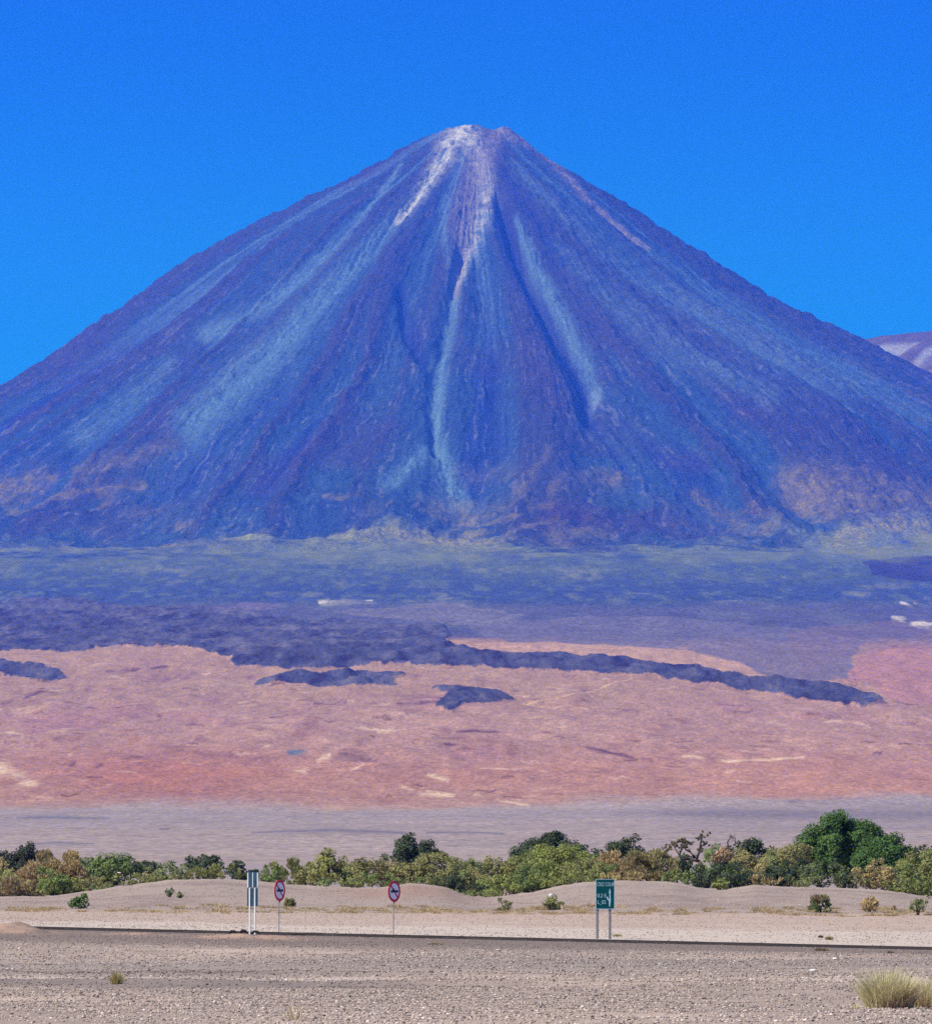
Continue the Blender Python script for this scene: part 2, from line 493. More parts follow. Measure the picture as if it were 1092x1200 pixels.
def stone_colors(n, y):
    pal = np.array([rock(188, 171, 162), rock(210, 190, 175), rock(160, 148, 144), rock(112, 101, 99), rock(236, 225, 215), rock(198, 170, 153)])
    k = rng.choice(6, n, p=(0.33, 0.22, 0.22, 0.12, 0.06, 0.05))
    return pal[k] * rng.uniform(0.75, 1.25, (n, 1))
V, F, K, off = [], [], [], 0
for (ya, yb, dens, smin, smax) in ((92, 112, 95, 0.009, 0.030), (112, 140, 62, 0.010, 0.032), (140, 190, 32, 0.013, 0.036), (190, 250, 13, 0.016, 0.042), (250, 313, 9, 0.016, 0.045), (324, 452, 2.2, 0.022, 0.05), (452, 616, 1.1, 0.025, 0.075)):
    wa = 0.075 * (ya + yb) / 2
    n = int((yb - ya) * 2 * wa * dens)
    y = rng.uniform(ya, yb, n)
    x = rng.uniform(-1, 1, n) * 0.075 * y
    keep = (fbm(x / 6, y / 14, 3, 61) + rng.uniform(-0.9, 0.9, n)) > -0.5
    x, y = x[keep], y[keep]
    n = len(x)
    size = smin + (smax - smin) * rng.beta(1.2, 4.5, n)
    cc = stone_colors(n, y)
    if ya < 240:
        vv_, uu_ = row_of(y, 0 * y), u_of(x, y)
        wob = 2 * fbm(x / 6, y / 20, 3, 23)
        band = 1 - 0.38 * np.exp(-((vv_ - 1143 - wob) / 2.4) ** 2) * smooth(600, 300, uu_) - 0.4 * np.exp(-((vv_ - 1155 - wob) / 2.8) ** 2) * smooth(700, 400, uu_)
        band = band + 0.3 * np.exp(-((vv_ - 1149 - wob) / 2.0) ** 2) + 0.16 * smooth(1165, 1195, vv_) - 0.1 * np.exp(-((vv_ - 1130) / 9) ** 2)
        cc = cc * band[:, None]
    if 240 < ya < 320:
        cc = cc * 0.45 + rock(150, 136, 130) * 0.4
    if ya > 320:
        cc = cc * 0.5 + rock(200, 182, 170) * 0.5
    vv, ff, kk = rand_stones(x, y, size, cc)
    V.append(vv); F.append(ff + off); K.append(kk)
    off += len(vv)
V, F, K = np.concatenate(V), np.concatenate(F), np.concatenate(K)
o = make_mesh('gravel', V, F, np.full(len(F), 3), M_STONE, K)
o['kind'] = 'stuff'

def single_stone(u_, y_, size, c, label, name='stone', cat='stone', flat_=1.0):
    x_ = x_of(u_, y_)
    vv, ff, kk = rand_stones(np.array([x_]), np.array([y_]), np.array([size]), np.array([c]), 0.2)
    zc = float(ground(x_, y_))
    vv = vv - np.array([x_, y_, zc])
    vv[:, 2] *= flat_
    o_ = make_mesh(name, vv, ff, np.full(len(ff), 3), M_STONE, kk)
    o_.location = (x_, y_, zc)
    return tag(o_, label, cat)
def y_at(u_, row_, lo=92, hi=616):
    """distance of the near ground seen at this place in the photo"""
    yy = np.linspace(lo, hi, 4000)
    rr = row_of(yy, ground(x_of(u_, yy), yy, False))
    return float(yy[np.argmin(np.abs(rr - row_))])
single_stone(978, y_at(978, 1126), 0.09, rock(244, 236, 226), 'pale rounded stone just behind the big grass clump, nearer the road')
single_stone(951, y_at(951, 1141), 0.07, rock(250, 246, 242), 'small bright white stone on grey gravel left of the grass clump', flat_=0.8)
single_stone(905, y_at(905, 1150), 0.11, rock(208, 198, 188), 'flat pale slab lying on gravel well left of the grass clump', flat_=0.3)
single_stone(584, y_at(584, 1116), 0.08, rock(214, 196, 188), 'lone pale stone on the brown road bank between round sign and green sign')

# ------------------------------------------------------------------ far terrain
FY = np.array([2000, 3000, 6000, 9000, 13000, 17000, 20500, 24000, 29000, 33000, 39000, 46000], float)
FT = np.array([0.0030, 0.00457, 0.0089, 0.01224, 0.0231, 0.0334, 0.0374, 0.0414, 0.0474, 0.0487, 0.046, 0.040])
_d = np.linspace(2000, 46000, 4401)
_t = np.interp(_d, FY, FT)
_k = np.hanning(121); _k /= _k.sum()
_t = np.concatenate((_t[:60], np.convolve(_t, _k, 'valid'), _t[-60:]))
_t[:200] = np.interp(_d[:200], FY, FT)
def apron(y):
    return EYE + y * np.interp(y, _d, _t)

CX, CY = x_of(562, 33000.0), 33000.0
ZL = np.array([(0, 3412), (135, 3412), (255, 3366), (385, 3291), (535, 3200), (612, 3158), (800, 3066), (990, 2973), (1180, 2868), (1330, 2784), (1556, 2635), (1745, 2520), (1935, 2388),
               (2122, 2282), (2600, 2030), (3000, 1825), (3500, 1600), (4000, 1410), (5000, 1120), (6500, 700), (9000, 0), (40000, -9000)], float)
ZR = np.array([(0, 3408), (145, 3402), (215, 3350), (294, 3278), (483, 3163), (672, 3050), (861, 2917), (1050, 2803), (1276, 2655), (1465, 2560), (1654, 2483), (1737, 2445),
               (1843, 2389), (2001, 2312), (2600, 2020), (3000, 1825), (3500, 1600), (4000, 1410), (5000, 1120), (6500, 700), (9000, 0), (40000, -9000)], float)

ZL[:, 1] -= 95 * smooth(500, 2000, ZL[:, 0]) * smooth(4600, 3600, ZL[:, 0])
ZR[:, 1] -= 62 * smooth(500, 1800, ZR[:, 0]) * smooth(4600, 3600, ZR[:, 0])
BASE = [  # carved gullies and chutes on the cone: (photo column, row, half width), depth in metres
    ([(584, 232, 6), (598, 280, 8), (612, 322, 9), (638, 370, 11), (664, 412, 12), (686, 452, 12), (690, 490, 10)], 78),
    ([(540, 300, 5), (529, 345, 7), (524, 385, 9), (513, 432, 10), (507, 480, 9), (512, 525, 8)], 52),
    ([(503, 205, 4), (475, 250, 6), (435, 298, 8), (385, 345, 10), (320, 415, 14), (260, 460, 15)], 20),
    ([(458, 205, 4), (425, 250, 5), (390, 292, 7), (330, 350, 9), (255, 395, 9)], 12),
    ([(470, 345, 6), (478, 390, 9), (497, 428, 8)], 46),
    ([(580, 420, 6), (580, 480, 9), (576, 530, 9)], 26),
    ([(640, 200, 3), (692, 244, 4), (745, 288, 4)], 8),
]
def volcano_z(x, y):
    dx, dy = x - CX, y - CY
    r = np.hypot(dx, dy)
    th = np.arctan2(dx, -dy)
    wobble = 1 + 0.012 * fbm(th * 3, r / 1500, 3, 71)
    rr = r * wobble
    k = smooth(-0.6, 0.6, np.sin(th))
    z = np.interp(rr, ZL[:, 0], ZL[:, 1]) * (1 - k) + np.interp(rr, ZR[:, 0], ZR[:, 1]) * k
    z = z - 26 * np.exp(-(((dx - 38) / 26) ** 2)) * np.exp(-((r / 150) ** 2)) * 0.6
    return z, r, th

def far_z(x, y):
    """smooth land form: apron of sediment with the cone rising from it"""
    a = apron(y)
    c, r, th = volcano_z(x, y)
    w = 60.0
    h = np.clip(0.5 + 0.5 * (c - a) / w, 0, 1)
    z = a * (1 - h) + c * h + w * h * (1 - h) * 0.5
    return z, r, th, h

LAVA = [
    ([(-250, 690), (0, 692), (60, 694), (120, 706), (220, 712), (330, 726), (430, 728), (520, 735), (532, 745), (522, 756), (560, 764), (660, 768), (760, 778), (860, 788),
      (920, 798), (985, 806), (1024, 813), (1038, 828), (1018, 834), (985, 829), (890, 811), (800, 800), (700, 793), (600, 787), (510, 781), (430, 783), (330, 785), (272, 781),
      (262, 774), (272, 768), (200, 759), (120, 762), (60, 765), (0, 766), (-250, 766)], 1.0),
    ([(296, 802), (325, 793), (380, 790), (440, 789), (478, 794), (460, 799), (470, 806), (400, 807), (330, 804)], 1.0),
    ([(506, 808), (540, 807), (580, 812), (604, 821), (575, 827), (548, 829), (530, 838), (512, 832), (524, 820)], 1.0),
    ([(-200, 774), (0, 777), (45, 780), (70, 788), (80, 795), (50, 799), (20, 794), (-200, 790)], 1.0),
]
def far_sheet(name, ys, sw=1150):
    ss = np.linspace(-0.086, 0.086, sw)
    Y, S = np.meshgrid(ys, ss, indexing='ij')
    X = S * Y
    Z, R, TH, H = far_z(X, Y)
    u, v = u_of(X, Y), row_of(Y, Z)
    # ragged edges in ground space
    wu = u + 7 * fbm(X / 110, Y / 700, 5, 81, 0.6)
    wv = v + 3.2 * fbm(X / 190, Y / 1300, 5, 82, 0.6)
    d = Y
    fine = fbm(X / 34, Y / 420, 4, 84)
    mid = fbm(X / 170, Y / 1300, 5, 85, 0.6)
    # ---- lava flows stand above the pumice plain
    lava = np.zeros(u.shape)
    for pts, k in LAVA:
        lava = np.maximum(lava, in_poly(wu, wv, pts).astype(float))
    if lava.any():
        g = lava.copy()
        for _ in range(7):
            g[1:-1] = (g[:-2] + 2 * g[1:-1] + g[2:]) / 4
            g[:, 1:-1] = (g[:, :-2] + 2 * g[:, 1:-1] + g[:, 2:]) / 4
        Z = Z + smooth(0.0, 0.9, g) * (5 + 6 * fbm(X / 32, Y / 180, 4, 86))
        lava = smooth(0.0, 0.16, g - 0.42 + 0.42 * fbm(X / 26, Y / 260, 4, 111, 0.65)) * smooth(688, 722, wv + 14 * fbm(X / 130, Y / 900, 4, 109))
    # ---- relief
    badland = smooth(8600, 10500, Y) * smooth(19000, 15500, Y)
    Z = Z + badland * (7 * ridged(X / 260 + Y / 900, Y / 700, 4, 87) + 4 * fbm(X / 70, Y / 420, 3, 88))
    Z = Z + smooth(2000, 5000, Y) * smooth(9500, 8500, Y) * 1.6 * fbm(X / 300, Y / 700, 3, 89)
    Z = Z + smooth(17000, 20000, Y) * (1 - H) * 5 * fbm(X / 110, Y / 200, 4, 90)
    t = TH + (0.026 * fbm(R / 800, TH * 4, 2, 91) + 0.006 * fbm(R / 110, TH * 9, 3, 92)) * smooth(200, 900, R)
    def spur(f, run, seed):
        return 1 - np.abs(vnoise(t * f, R / run, seed) * 2 - 1)
    s1, s2, s3, s4 = spur(5, 5000, 71), spur(11, 3600, 72), spur(24, 2400, 73), spur(52, 1500, 74)
    k1, k2, k3, k4 = smooth(250, 1300, R), smooth(500, 1600, R), smooth(800, 2300, R), smooth(1300, 2900, R)
    spurs = (s1 - 0.5) * 70 * k1 + (s2 - 0.5) * 58 * k2 + (s3 - 0.5) * 22 * k3 + (s4 - 0.5) * 10 * k4
    fade = smooth(4400, 3300, R)
    ridge = 0.28 * s1 + 0.40 * s2 + 0.22 * s3 + 0.10 * s4
    ridge = 0.5 + 0.25 * (ridge - ridge.mean()) / ridge.std() * fade
    ray = t * 9
    rough = fbm(X / 50, Y / 50, 4, 94)
    Z = Z + H * (spurs * fade + 9 * rough * (0.5 + ridge) + 6 * fbm(ray * 14, R / 170, 3, 93) * smooth(120, 700, R))
    Z = Z + H * smooth(420, 80, R) * 9 * fbm(X / 45, Y / 45, 3, 95)
    Z = Z + 70 * (ridged(X / 620, Y / 420, 4, 76) - 0.45) * smooth(2500, 3300, R) * smooth(5200, 4100, R) * (Y < 33000)
    su = wu * 0.35 + u * 0.65
    front = np.cos(TH) > -0.1
    if H.max() > 0.5:
        for pts, dep in BASE:
            Z = Z - front * H * dep * signed_line(su, v, pts)
    # ---- colours of the rock units, plus painted light and shade in one gully
    col = np.empty(u.shape + (3,))
    if ys[0] < 8000:
        col[:] = rock(170, 155, 162, 5000)
        tint(col, smooth(-0.1, 0.9, mid), rock(176, 160, 164, 5000), 0.7)
        tint(col, smooth(0.0, 0.9, fbm(X / 700, Y / 900, 3, 96)), rock(158, 148, 164, 6000), 0.6)
        for pts in ([(296, 978, 1.5), (330, 976, 3), (390, 974, 3.5), (440, 976, 3), (475, 978, 1.5)], [(40, 989, 1), (70, 987.5, 2), (110, 989, 1)],
                    [(20, 958, 1), (70, 957, 2), (130, 959, 1)], [(500, 977, 1), (545, 976, 1.5), (590, 978, 1)]):
            tint(col, near_line(u, wv * 0.5 + v * 0.5, pts), rock(118, 118, 148, 6000), 0.75)
        tint(col, smooth(660, 860, wu) * np.exp(-((wv - 954 - 0.004 * (u - 900)) / 7) ** 2), rock(132, 126, 152, 8000), 0.85)
        tint(col, smooth(620, 980, wu) * np.exp(-((wv - 968) / 8) ** 2), rock(152, 142, 160, 7000), 0.5)
    plain_far = smooth(8500, 9400, Y + 500 * mid - 400 * smooth(300, 900, u))
    pink = rock(172, 141, 149, 13000)
    if ys[-1] > 8000 and ys[0] < 30000:
        if ys[0] > 8000:
            col[:] = rock(160, 144, 156, 8000)
        tint(col, plain_far, rock(176, 142, 151, 11000))
        tint(col, plain_far * smooth(0.1, 0.8, mid), rock(186, 152, 158, 11000), 0.7)
        tint(col, plain_far * smooth(0.1, 0.8, -mid), rock(170, 130, 150, 11000), 0.7)
        tint(col, plain_far * smooth(0.35, 1.0, fine), rock(206, 172, 168, 11000), 0.6)
        tint(col, plain_far * smooth(0.35, 1.0, -fine), rock(150, 112, 132, 11000), 0.6)
        tint(col, plain_far * np.exp(-((wv - 908) / 30) ** 2) * (0.55 + 0.5 * mid), rock(180, 132, 140, 10500), 0.75)
        tint(col, plain_far * np.exp(-((wv - 912) / 26) ** 2) * np.exp(-((wu - 190) / 130) ** 2), rock(178, 122, 132, 10500), 0.75)
        tint(col, plain_far * np.exp(-((wv - 925) / 26) ** 2) * smooth(560, 1000, wu), rock(188, 142, 146, 10000), 0.8)
        tint(col, smooth(13200, 14800, Y + 900 * mid), pink)
        tint(col, smooth(13200, 14800, Y) * smooth(0.1, 0.7, fine * 0.5 + mid), rock(180, 152, 156, 14500), 0.55)
        tint(col, smooth(13200, 14800, Y) * smooth(0.2, 0.9, -mid - 0.3 * fine), rock(166, 134, 154, 14500), 0.7)
        tint(col, smooth(13200, 14800, Y) * smooth(0.5, 1.1, -fine), rock(140, 112, 142, 14500), 0.6)
        tint(col, smooth(15800, 16800, Y + 500 * mid) * smooth(18200, 17600, Y), rock(184, 152, 156, 16500), 0.5)
        # dark scarps and ledges of the dissected plain
        led = smooth(0.62, 0.95, ridged(X / 300 + Y / 2600, Y / 1500, 4, 97)) * badland
        tint(col, led * smooth(0.2, 0.9, fbm(X / 400, Y / 1500, 3, 98)), rock(122, 94, 132, 12500), 0.8)
        rl = np.random.default_rng(314)
        for k_ in range(460):
            cu, cv = rl.uniform(-200, 1300), 772 + 172 * rl.beta(1.4, 1.3)
            ln, w_ = rl.uniform(4, 26), rl.uniform(0.5, 1.1)
            q = [(cu + ln * f_, cv + 0.45 * rl.normal() + rl.uniform(-0.06, 0.1) * ln * f_, w_ * (1 - 0.6 * abs(f_ - 0.5))) for f_ in (0, 0.35, 0.7, 1)]
            dark_ = rl.uniform() < 0.55
            tint(col, plain_far * near_line(u, v, q), rock(104, 80, 112, 12500) if dark_ else rock(218, 188, 184, 12500), rl.uniform(0.35, 0.9) * (0.9 if dark_ else 0.6))
        for pts in ([(120, 789, 1), (150, 787, 2), (190, 783, 2), (200, 782, 1)], [(165, 801, 1), (210, 798, 1.5)], [(0, 822, 2), (22, 822, 4), (35, 816, 4), (50, 812, 2), (78, 818, 2)],
                    [(320, 842, 1), (345, 838, 3), (355, 841, 1)], [(520, 874, 2), (545, 872, 3), (570, 872, 2)], [(505, 866, 1), (560, 860, 2), (600, 862, 1)],
                    [(610, 876, 1), (680, 878, 1.5), (720, 884, 1.5), (772, 894, 1.5)], [(270, 850, 1), (290, 847, 1.5)], [(470, 828, 1), (520, 826, 1)], [(100, 905, 2), (120, 900, 3)],
                    [(90, 912, 2), (78, 904, 3), (88, 898, 2)], [(920, 942, 1.5), (932, 939, 3.5), (945, 943, 1.5)], [(990, 800, 5), (1010, 795, 6), (1030, 803, 4)]):
            tint(col, near_line(wu, wv, pts) * smooth(-0.5, 0.3, fine), rock(104, 80, 128, 13000), 0.85)
        pale = rock(236, 208, 190, 11000)
        for pts in ([(2, 868, 2), (14, 866, 4), (26, 868, 2)], [(0, 905, 8), (18, 910, 9), (40, 922, 6)], [(305, 879, 1.5), (316, 876, 2.5)], [(370, 894, 1), (380, 889, 3), (384, 886, 1)],
                    [(340, 906, 2), (352, 909, 3)], [(408, 908, 1.5), (425, 900, 1.5)], [(466, 925, 2), (490, 930, 2), (530, 932, 1.5)], [(80, 888, 1.5), (95, 880, 1.5)],
                    [(500, 914, 1.5), (520, 918, 2)], [(555, 930, 1.5), (620, 944, 1.5)], [(420, 852, 1), (470, 856, 1)], [(60, 812, 1), (100, 808, 1)],
                    [(560, 905, 1), (600, 908, 2), (620, 903, 1)], [(800, 888, 1), (870, 892, 2), (940, 892, 1)]):
            tint(col, near_line(wu, wv, pts) * smooth(-0.6, 0.4, fine), pale, 0.7)
        tint(col, near_line(wu, wv, [(336, 885, 2), (345, 884, 4), (355, 882, 2)]), rock(104, 124, 160, 11000), 0.9)
        tint(col, near_line(wu, wv, [(395, 886, 3), (420, 886, 5), (440, 888, 2)]), rock(132, 104, 132, 11000), 0.7)
        for pts in ([(608, 825, 0.8), (655, 819, 0.8), (690, 813, 0.8), (740, 799, 0.8)], [(688, 812, 0.8), (700, 823, 0.8)], [(612, 824, 0.7), (690, 834, 0.7)],
                    [(748, 760, 0.9), (790, 778, 0.9), (812, 788, 0.9)], [(640, 806, 0.5), (680, 812, 0.5)]):
            tint(col, near_line(u, v, pts), rock(220, 186, 172, 15000), 0.6)
        # middle ground between the pumice plain and the foot of the cone
        fray = fbm(X / 70, Y / 700, 5, 112, 0.65)
        up = smooth(17200, 18600, Y + 700 * mid)
        tint(col, up, rock(94, 104, 164, 22000))
        tint(col, up * smooth(-0.2, 0.8, mid), rock(108, 120, 166, 22000), 0.7)
        tint(col, up * smooth(715, 700, wv), rock(80, 106, 160, 24000), 0.85)
        tint(col, up * smooth(672, 694, wv) * smooth(712, 700, wv), rock(64, 90, 170, 23000), 0.6)
        tint(col, up * smooth(715, 700, wv) * smooth(0.0, 0.9, fine), rock(104, 126, 162, 24000), 0.6)
        tint(col, up * smooth(715, 700, wv) * smooth(0.1, 0.9, -fine - 0.4 * mid), rock(72, 96, 172, 24000), 0.55)
        tint(col, up * smooth(725, 700, wv) * smooth(0.3, 1.0, fbm(X / 80, Y / 900, 4, 140)), rock(128, 138, 168, 25000), 0.6)
        tint(col, np.exp(-((wv - 645) / 12) ** 2) * smooth(-0.6, 0.6, mid) * (Y > 24000), rock(124, 140, 168, 28000), 0.8)
        tint(col, frayed(in_poly(wu, wv, [(548, 738), (600, 726), (700, 722), (850, 726), (960, 738), (1015, 748), (1000, 770), (1005, 794), (950, 803), (915, 800), (880, 782),
                                   (800, 764), (700, 756), (600, 756)]), fray), rock(116, 118, 166, 19000), 0.85)
        tint(col, frayed(in_poly(wu, wv, [(550, 757), (640, 753), (720, 757), (800, 764), (870, 776), (908, 796), (800, 788), (700, 776), (600, 768)]), fray), rock(188, 156, 164, 17500), 0.9)
        tint(col, frayed(in_poly(wu, wv, [(1010, 765), (1060, 758), (1300, 750), (1300, 830), (1045, 826), (1024, 806), (985, 800)]), fray), rock(176, 134, 158, 16500), 0.8)
        tint(col, frayed(in_poly(wu, wv, [(920, 742), (1000, 730), (1300, 722), (1300, 762), (1040, 764), (1000, 772), (940, 790)]), fray), rock(130, 118, 162, 19000), 0.5)
        tint(col, frayed(in_poly(wu, wv, [(1008, 660), (1050, 652), (1300, 650), (1300, 684), (1060, 682), (1020, 674)]), fray), rock(62, 76, 160, 25000), 0.8)
        tint(col, frayed(in_poly(wu, wv, [(390, 718), (520, 704), (620, 720), (560, 736), (470, 726)]), fray), rock(126, 128, 170, 22000), 0.7)
        tint(col, frayed(in_poly(wu, wv, [(0, 706), (60, 703), (200, 716), (340, 708), (330, 716), (200, 726), (60, 714)]), fray), rock(128, 122, 172, 22000), 0.55)
        tint(col, np.exp(-((wv - 640) / 22) ** 2) * smooth(-0.5, 0.6, fbm(X / 150, Y / 900, 5, 110, 0.6)) * (Y > 23000), rock(126, 140, 156, 28000), 0.75)
        # lava
        lc = rock(82, 92, 150, 18500)
        tint(col, lava, lc)
        tint(col, lava * smooth(-0.2, 0.9, fine), rock(110, 114, 160, 18500), 0.8)
        tint(col, lava * smooth(0.1, 0.9, -fine), rock(62, 70, 130, 18500), 0.85)
        tint(col, lava * smooth(0.2, 0.8, fbm(X / 500, Y / 800, 3, 99)) * (wv < 760), rock(118, 122, 166, 20000), 0.6)
        tint(col, near_line(wu, wv, [(380, 708, 2), (405, 707, 4.5), (438, 708, 2)]), rock(146, 150, 178, 21000), 0.85)
        # quarry scars
        for pts in ([(374, 706, 1.2), (384, 705, 1.6), (392, 705, 0.8)], [(420, 703, 0.6), (436, 704, 0.8)], [(1046, 726, 1.5), (1060, 728, 2)], [(1056, 706, 1.5), (1072, 708, 2)], [(1084, 703, 2), (1100, 706, 2.5)],
                    [(1070, 731, 3), (1100, 730, 5)]):
            tint(col, near_line(u, wv, pts) * smooth(-0.7, 0.2, fine + 0.5 * mid), rock(206, 198, 202, 21000), 0.9)
    if ys[-1] > 30000:
        foot = np.interp(u, (-300, 0, 150, 300, 420, 500, 560, 600, 680, 800, 870, 920, 980, 1092, 1400), (650, 642, 644, 634, 627, 618, 628, 642, 648, 642, 641, 630, 614, 606, 610))
        up = smooth(-13, 13, foot + 13 * fbm(X / 300, Y / 300, 4, 77) + 9 * fbm(X / 40, Y / 60, 3, 78) - v)
        n_ray = fbm(ray * 1.7, R / 2600, 3, 101)
        n_fine = fbm(ray * 22, R / 420, 4, 102)
        n_rock = fbm(X / 28, Y / 28, 3, 103)
        n_big = fbm(X / 420, Y / 420, 4, 104)
        hi = smooth(2300, 1300, R)                # upper half: smooth scree between rock ribs; lower half: broken rock
        stroke = 0.6 * n_fine + 0.5 * n_rock + 0.6 * fbm(ray * 40, R / 120, 3, 107)
        tint(col, up, rock(58, 97, 170, 31000))
        tint(col, up * smooth(0.42, 0.72, ridge + 0.10 * stroke), rock(73, 88, 156, 31000), 0.65)
        tint(col, up * smooth(0.42, 0.15, ridge + 0.05 * stroke) * (0.35 + 0.65 * hi), rock(88, 124, 184, 31000), 0.85)
        tint(col, up * smooth(0.30, 0.08, ridge) * (1 - hi) * smooth(3600, 3000, R), rock(48, 86, 176, 31000), 0.8)
        tint(col, up * smooth(0.1, 0.9, n_big) * (1 - hi), rock(82, 84, 146, 31000), 0.38)
        tint(col, up * smooth(0.1, 0.9, -n_big) * (1 - hi), rock(58, 92, 174, 31000), 0.5)
        tint(col, up * smooth(0.35, 1.1, stroke) * (1 - 0.65 * hi), rock(120, 134, 186, 31000), 0.6)
        tint(col, up * smooth(0.35, 1.1, -stroke) * (1 - 0.65 * hi), rock(46, 66, 134, 31000), 0.5)
        su2, sv2 = u + 2.5 * fbm(ray * 10, R / 500, 3, 105), v + 3 * n_fine
        scree_lit_bank = rock(104, 144, 192, 31500)
        strk = 0.72 + 0.28 * smooth(-0.5, 0.5, n_fine)
        for pts, k in (([(520, 178, 3), (497, 222, 6), (468, 258, 8), (430, 300, 10), (385, 345, 13), (330, 405, 17), (280, 450, 20), (225, 500, 20)], 0.8),
                       ([(470, 195, 3), (440, 240, 6), (405, 282, 8), (352, 330, 10), (300, 372, 9), (240, 398, 10)], 0.75),
                       ([(520, 232, 3), (522, 290, 5), (530, 330, 5)], 0.6),
                       ([(572, 250, 7), (550, 300, 8), (531, 345, 8), (526, 385, 8), (515, 430, 9), (510, 480, 10), (512, 522, 9), (535, 575, 12)], 0.85),
                       ([(510, 515, 6), (485, 545, 9), (452, 570, 10)], 0.7), ([(512, 515, 6), (530, 550, 8), (552, 592, 8)], 0.6),
                       ([(606, 262, 4), (628, 328, 7), (655, 372, 8), (684, 425, 8), (698, 462, 7)], 0.85),  # right bank of the long gully: its sunlit tone is painted in
                       ([(600, 190, 6), (650, 245, 12), (720, 310, 14), (800, 365, 16), (900, 425, 18), (1000, 470, 18)], 0.45),
                       ([(650, 300, 8), (720, 370, 14), (800, 430, 16), (900, 480, 14)], 0.35),
                       ([(760, 300, 5), (900, 395, 10), (1000, 450, 12), (1092, 500, 12)], 0.4),
                       ([(200, 430, 8), (150, 480, 14), (90, 520, 14)], 0.4)):
            tint(col, up * near_line(su2, sv2, pts) * strk, scree_lit_bank, k)
        tint(col, up * near_line(u + 2 * n_rock, v, [(692, 458, 8), (694, 465, 9), (696, 470, 4)]), rock(132, 160, 198, 31500), 0.8)
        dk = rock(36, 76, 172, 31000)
        for pts, k in (([(582, 236, 8), (594, 280, 10), (606, 322, 10), (630, 370, 11), (655, 412, 12), (680, 450, 12), (690, 500, 9)], 1.0),  # shaded left wall of the long gully, painted in as dark blue
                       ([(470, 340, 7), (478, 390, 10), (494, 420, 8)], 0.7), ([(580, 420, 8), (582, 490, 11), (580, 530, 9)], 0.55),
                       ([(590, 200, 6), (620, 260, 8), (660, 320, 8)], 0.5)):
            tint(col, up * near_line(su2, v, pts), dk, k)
        # bleached summit and its run-outs
        pale = rock(184, 186, 200, 32500)
        tan = rock(140, 140, 180, 32500)
        brk = smooth(-1.4, 0.3, n_rock + 0.5 * n_fine)
        for pts, k in (([(547, 150, 11), (527, 168, 13), (520, 186, 11), (503, 214, 8), (486, 238, 6), (466, 262, 4)], 0.95), ([(541, 152, 11), (556, 168, 12), (562, 196, 13), (571, 232, 10), (562, 262, 9), (547, 300, 7), (534, 335, 5)], 0.8)):
            tint(col, up * near_line(su2, v, pts) * brk, pale, k)
        tint(col, up * near_line(su2, v, [(575, 160, 14), (560, 200, 14), (545, 255, 16), (541, 300, 10), (532, 345, 6)]), tan, 0.7)
        tint(col, up * near_line(su2, v, [(590, 153, 9), (615, 163, 7), (640, 182, 5), (660, 203, 4), (690, 236, 3), (715, 258, 2.5), (760, 298, 2)]) * (0.4 + 0.6 * brk), rock(146, 142, 178, 32500), 0.85)
        tint(col, up * near_line(su2, v, [(490, 160, 8), (440, 195, 10), (400, 215, 6)]), rock(72, 74, 152, 32000), 0.5)
        # lower slopes: tan and ochre ground between lava
        och = rock(130, 128, 142, 29500)
        spk = 0.5 + 0.5 * smooth(-0.4, 0.5, n_rock + mid * 0.5)
        for pts, k in (([(0, 582, 10), (30, 572, 12), (60, 560, 7)], 0.75), ([(70, 582, 3), (120, 577, 5), (170, 565, 4)], 0.8), ([(200, 520, 7), (140, 548, 9), (90, 556, 7)], 0.5),
                       ([(920, 560, 12), (960, 580, 22), (1020, 600, 20), (1080, 605, 10)], 0.75), ([(815, 570, 5), (845, 592, 9), (870, 608, 5)], 0.75), ([(700, 568, 9), (728, 566, 10)], 0.75),
                       ([(645, 628, 8), (690, 622, 9), (720, 618, 6)], 0.6), ([(500, 588, 12), (560, 596, 14), (610, 580, 10), (640, 550, 5)], 0.5), ([(540, 545, 8), (600, 552, 9)], 0.35),
                       ([(375, 584, 3), (400, 588, 4)], 0.7), ([(210, 602, 5), (225, 610, 6)], 0.6), ([(590, 628, 3), (625, 618, 3), (655, 612, 2)], 0.7)):
            tint(col, up * near_line(wu, wv, pts) * spk, och, k)
        mott = smooth(0.0, 0.7, fbm(X / 130, Y / 170, 5, 108, 0.6)) * (0.5 + 0.5 * spk)
        tint(col, np.exp(-((wv - 625) / 26) ** 2) * mott * np.maximum(np.exp(-((wu - 545) / 110) ** 2), np.exp(-((wu - 1010) / 130) ** 2)), rock(150, 148, 152, 29000), 0.85)
        tint(col, np.exp(-((wv - 585) / 30) ** 2) * mott * np.maximum(0.8 * np.exp(-((wu - 600) / 90) ** 2), np.exp(-((wu - 960) / 120) ** 2)), rock(128, 126, 142, 29500), 0.7)
        tint(col, np.exp(-((wv - 585) / 30) ** 2) * mott * np.exp(-((wu - 40) / 120) ** 2), rock(128, 126, 142, 29500), 0.7)
        tint(col, near_line(wu, wv, [(0, 640, 4), (150, 640, 5), (300, 634, 6), (420, 630, 7), (520, 630, 10), (590, 632, 5)]) * spk, rock(146, 150, 166, 29000), 0.7)
        tint(col, near_line(wu, wv, [(980, 628, 6), (1040, 622, 9), (1100, 628, 10), (1200, 630, 10)]) * spk, rock(146, 146, 164, 29000), 0.75)
        tint(col, up * near_line(wu, wv, [(740, 610, 14), (800, 600, 16), (850, 618, 10), (640, 605, 10)]) * (1 - 0.5 * spk), rock(82, 72, 146, 29500), 0.6)
    return X, Y, Z, col

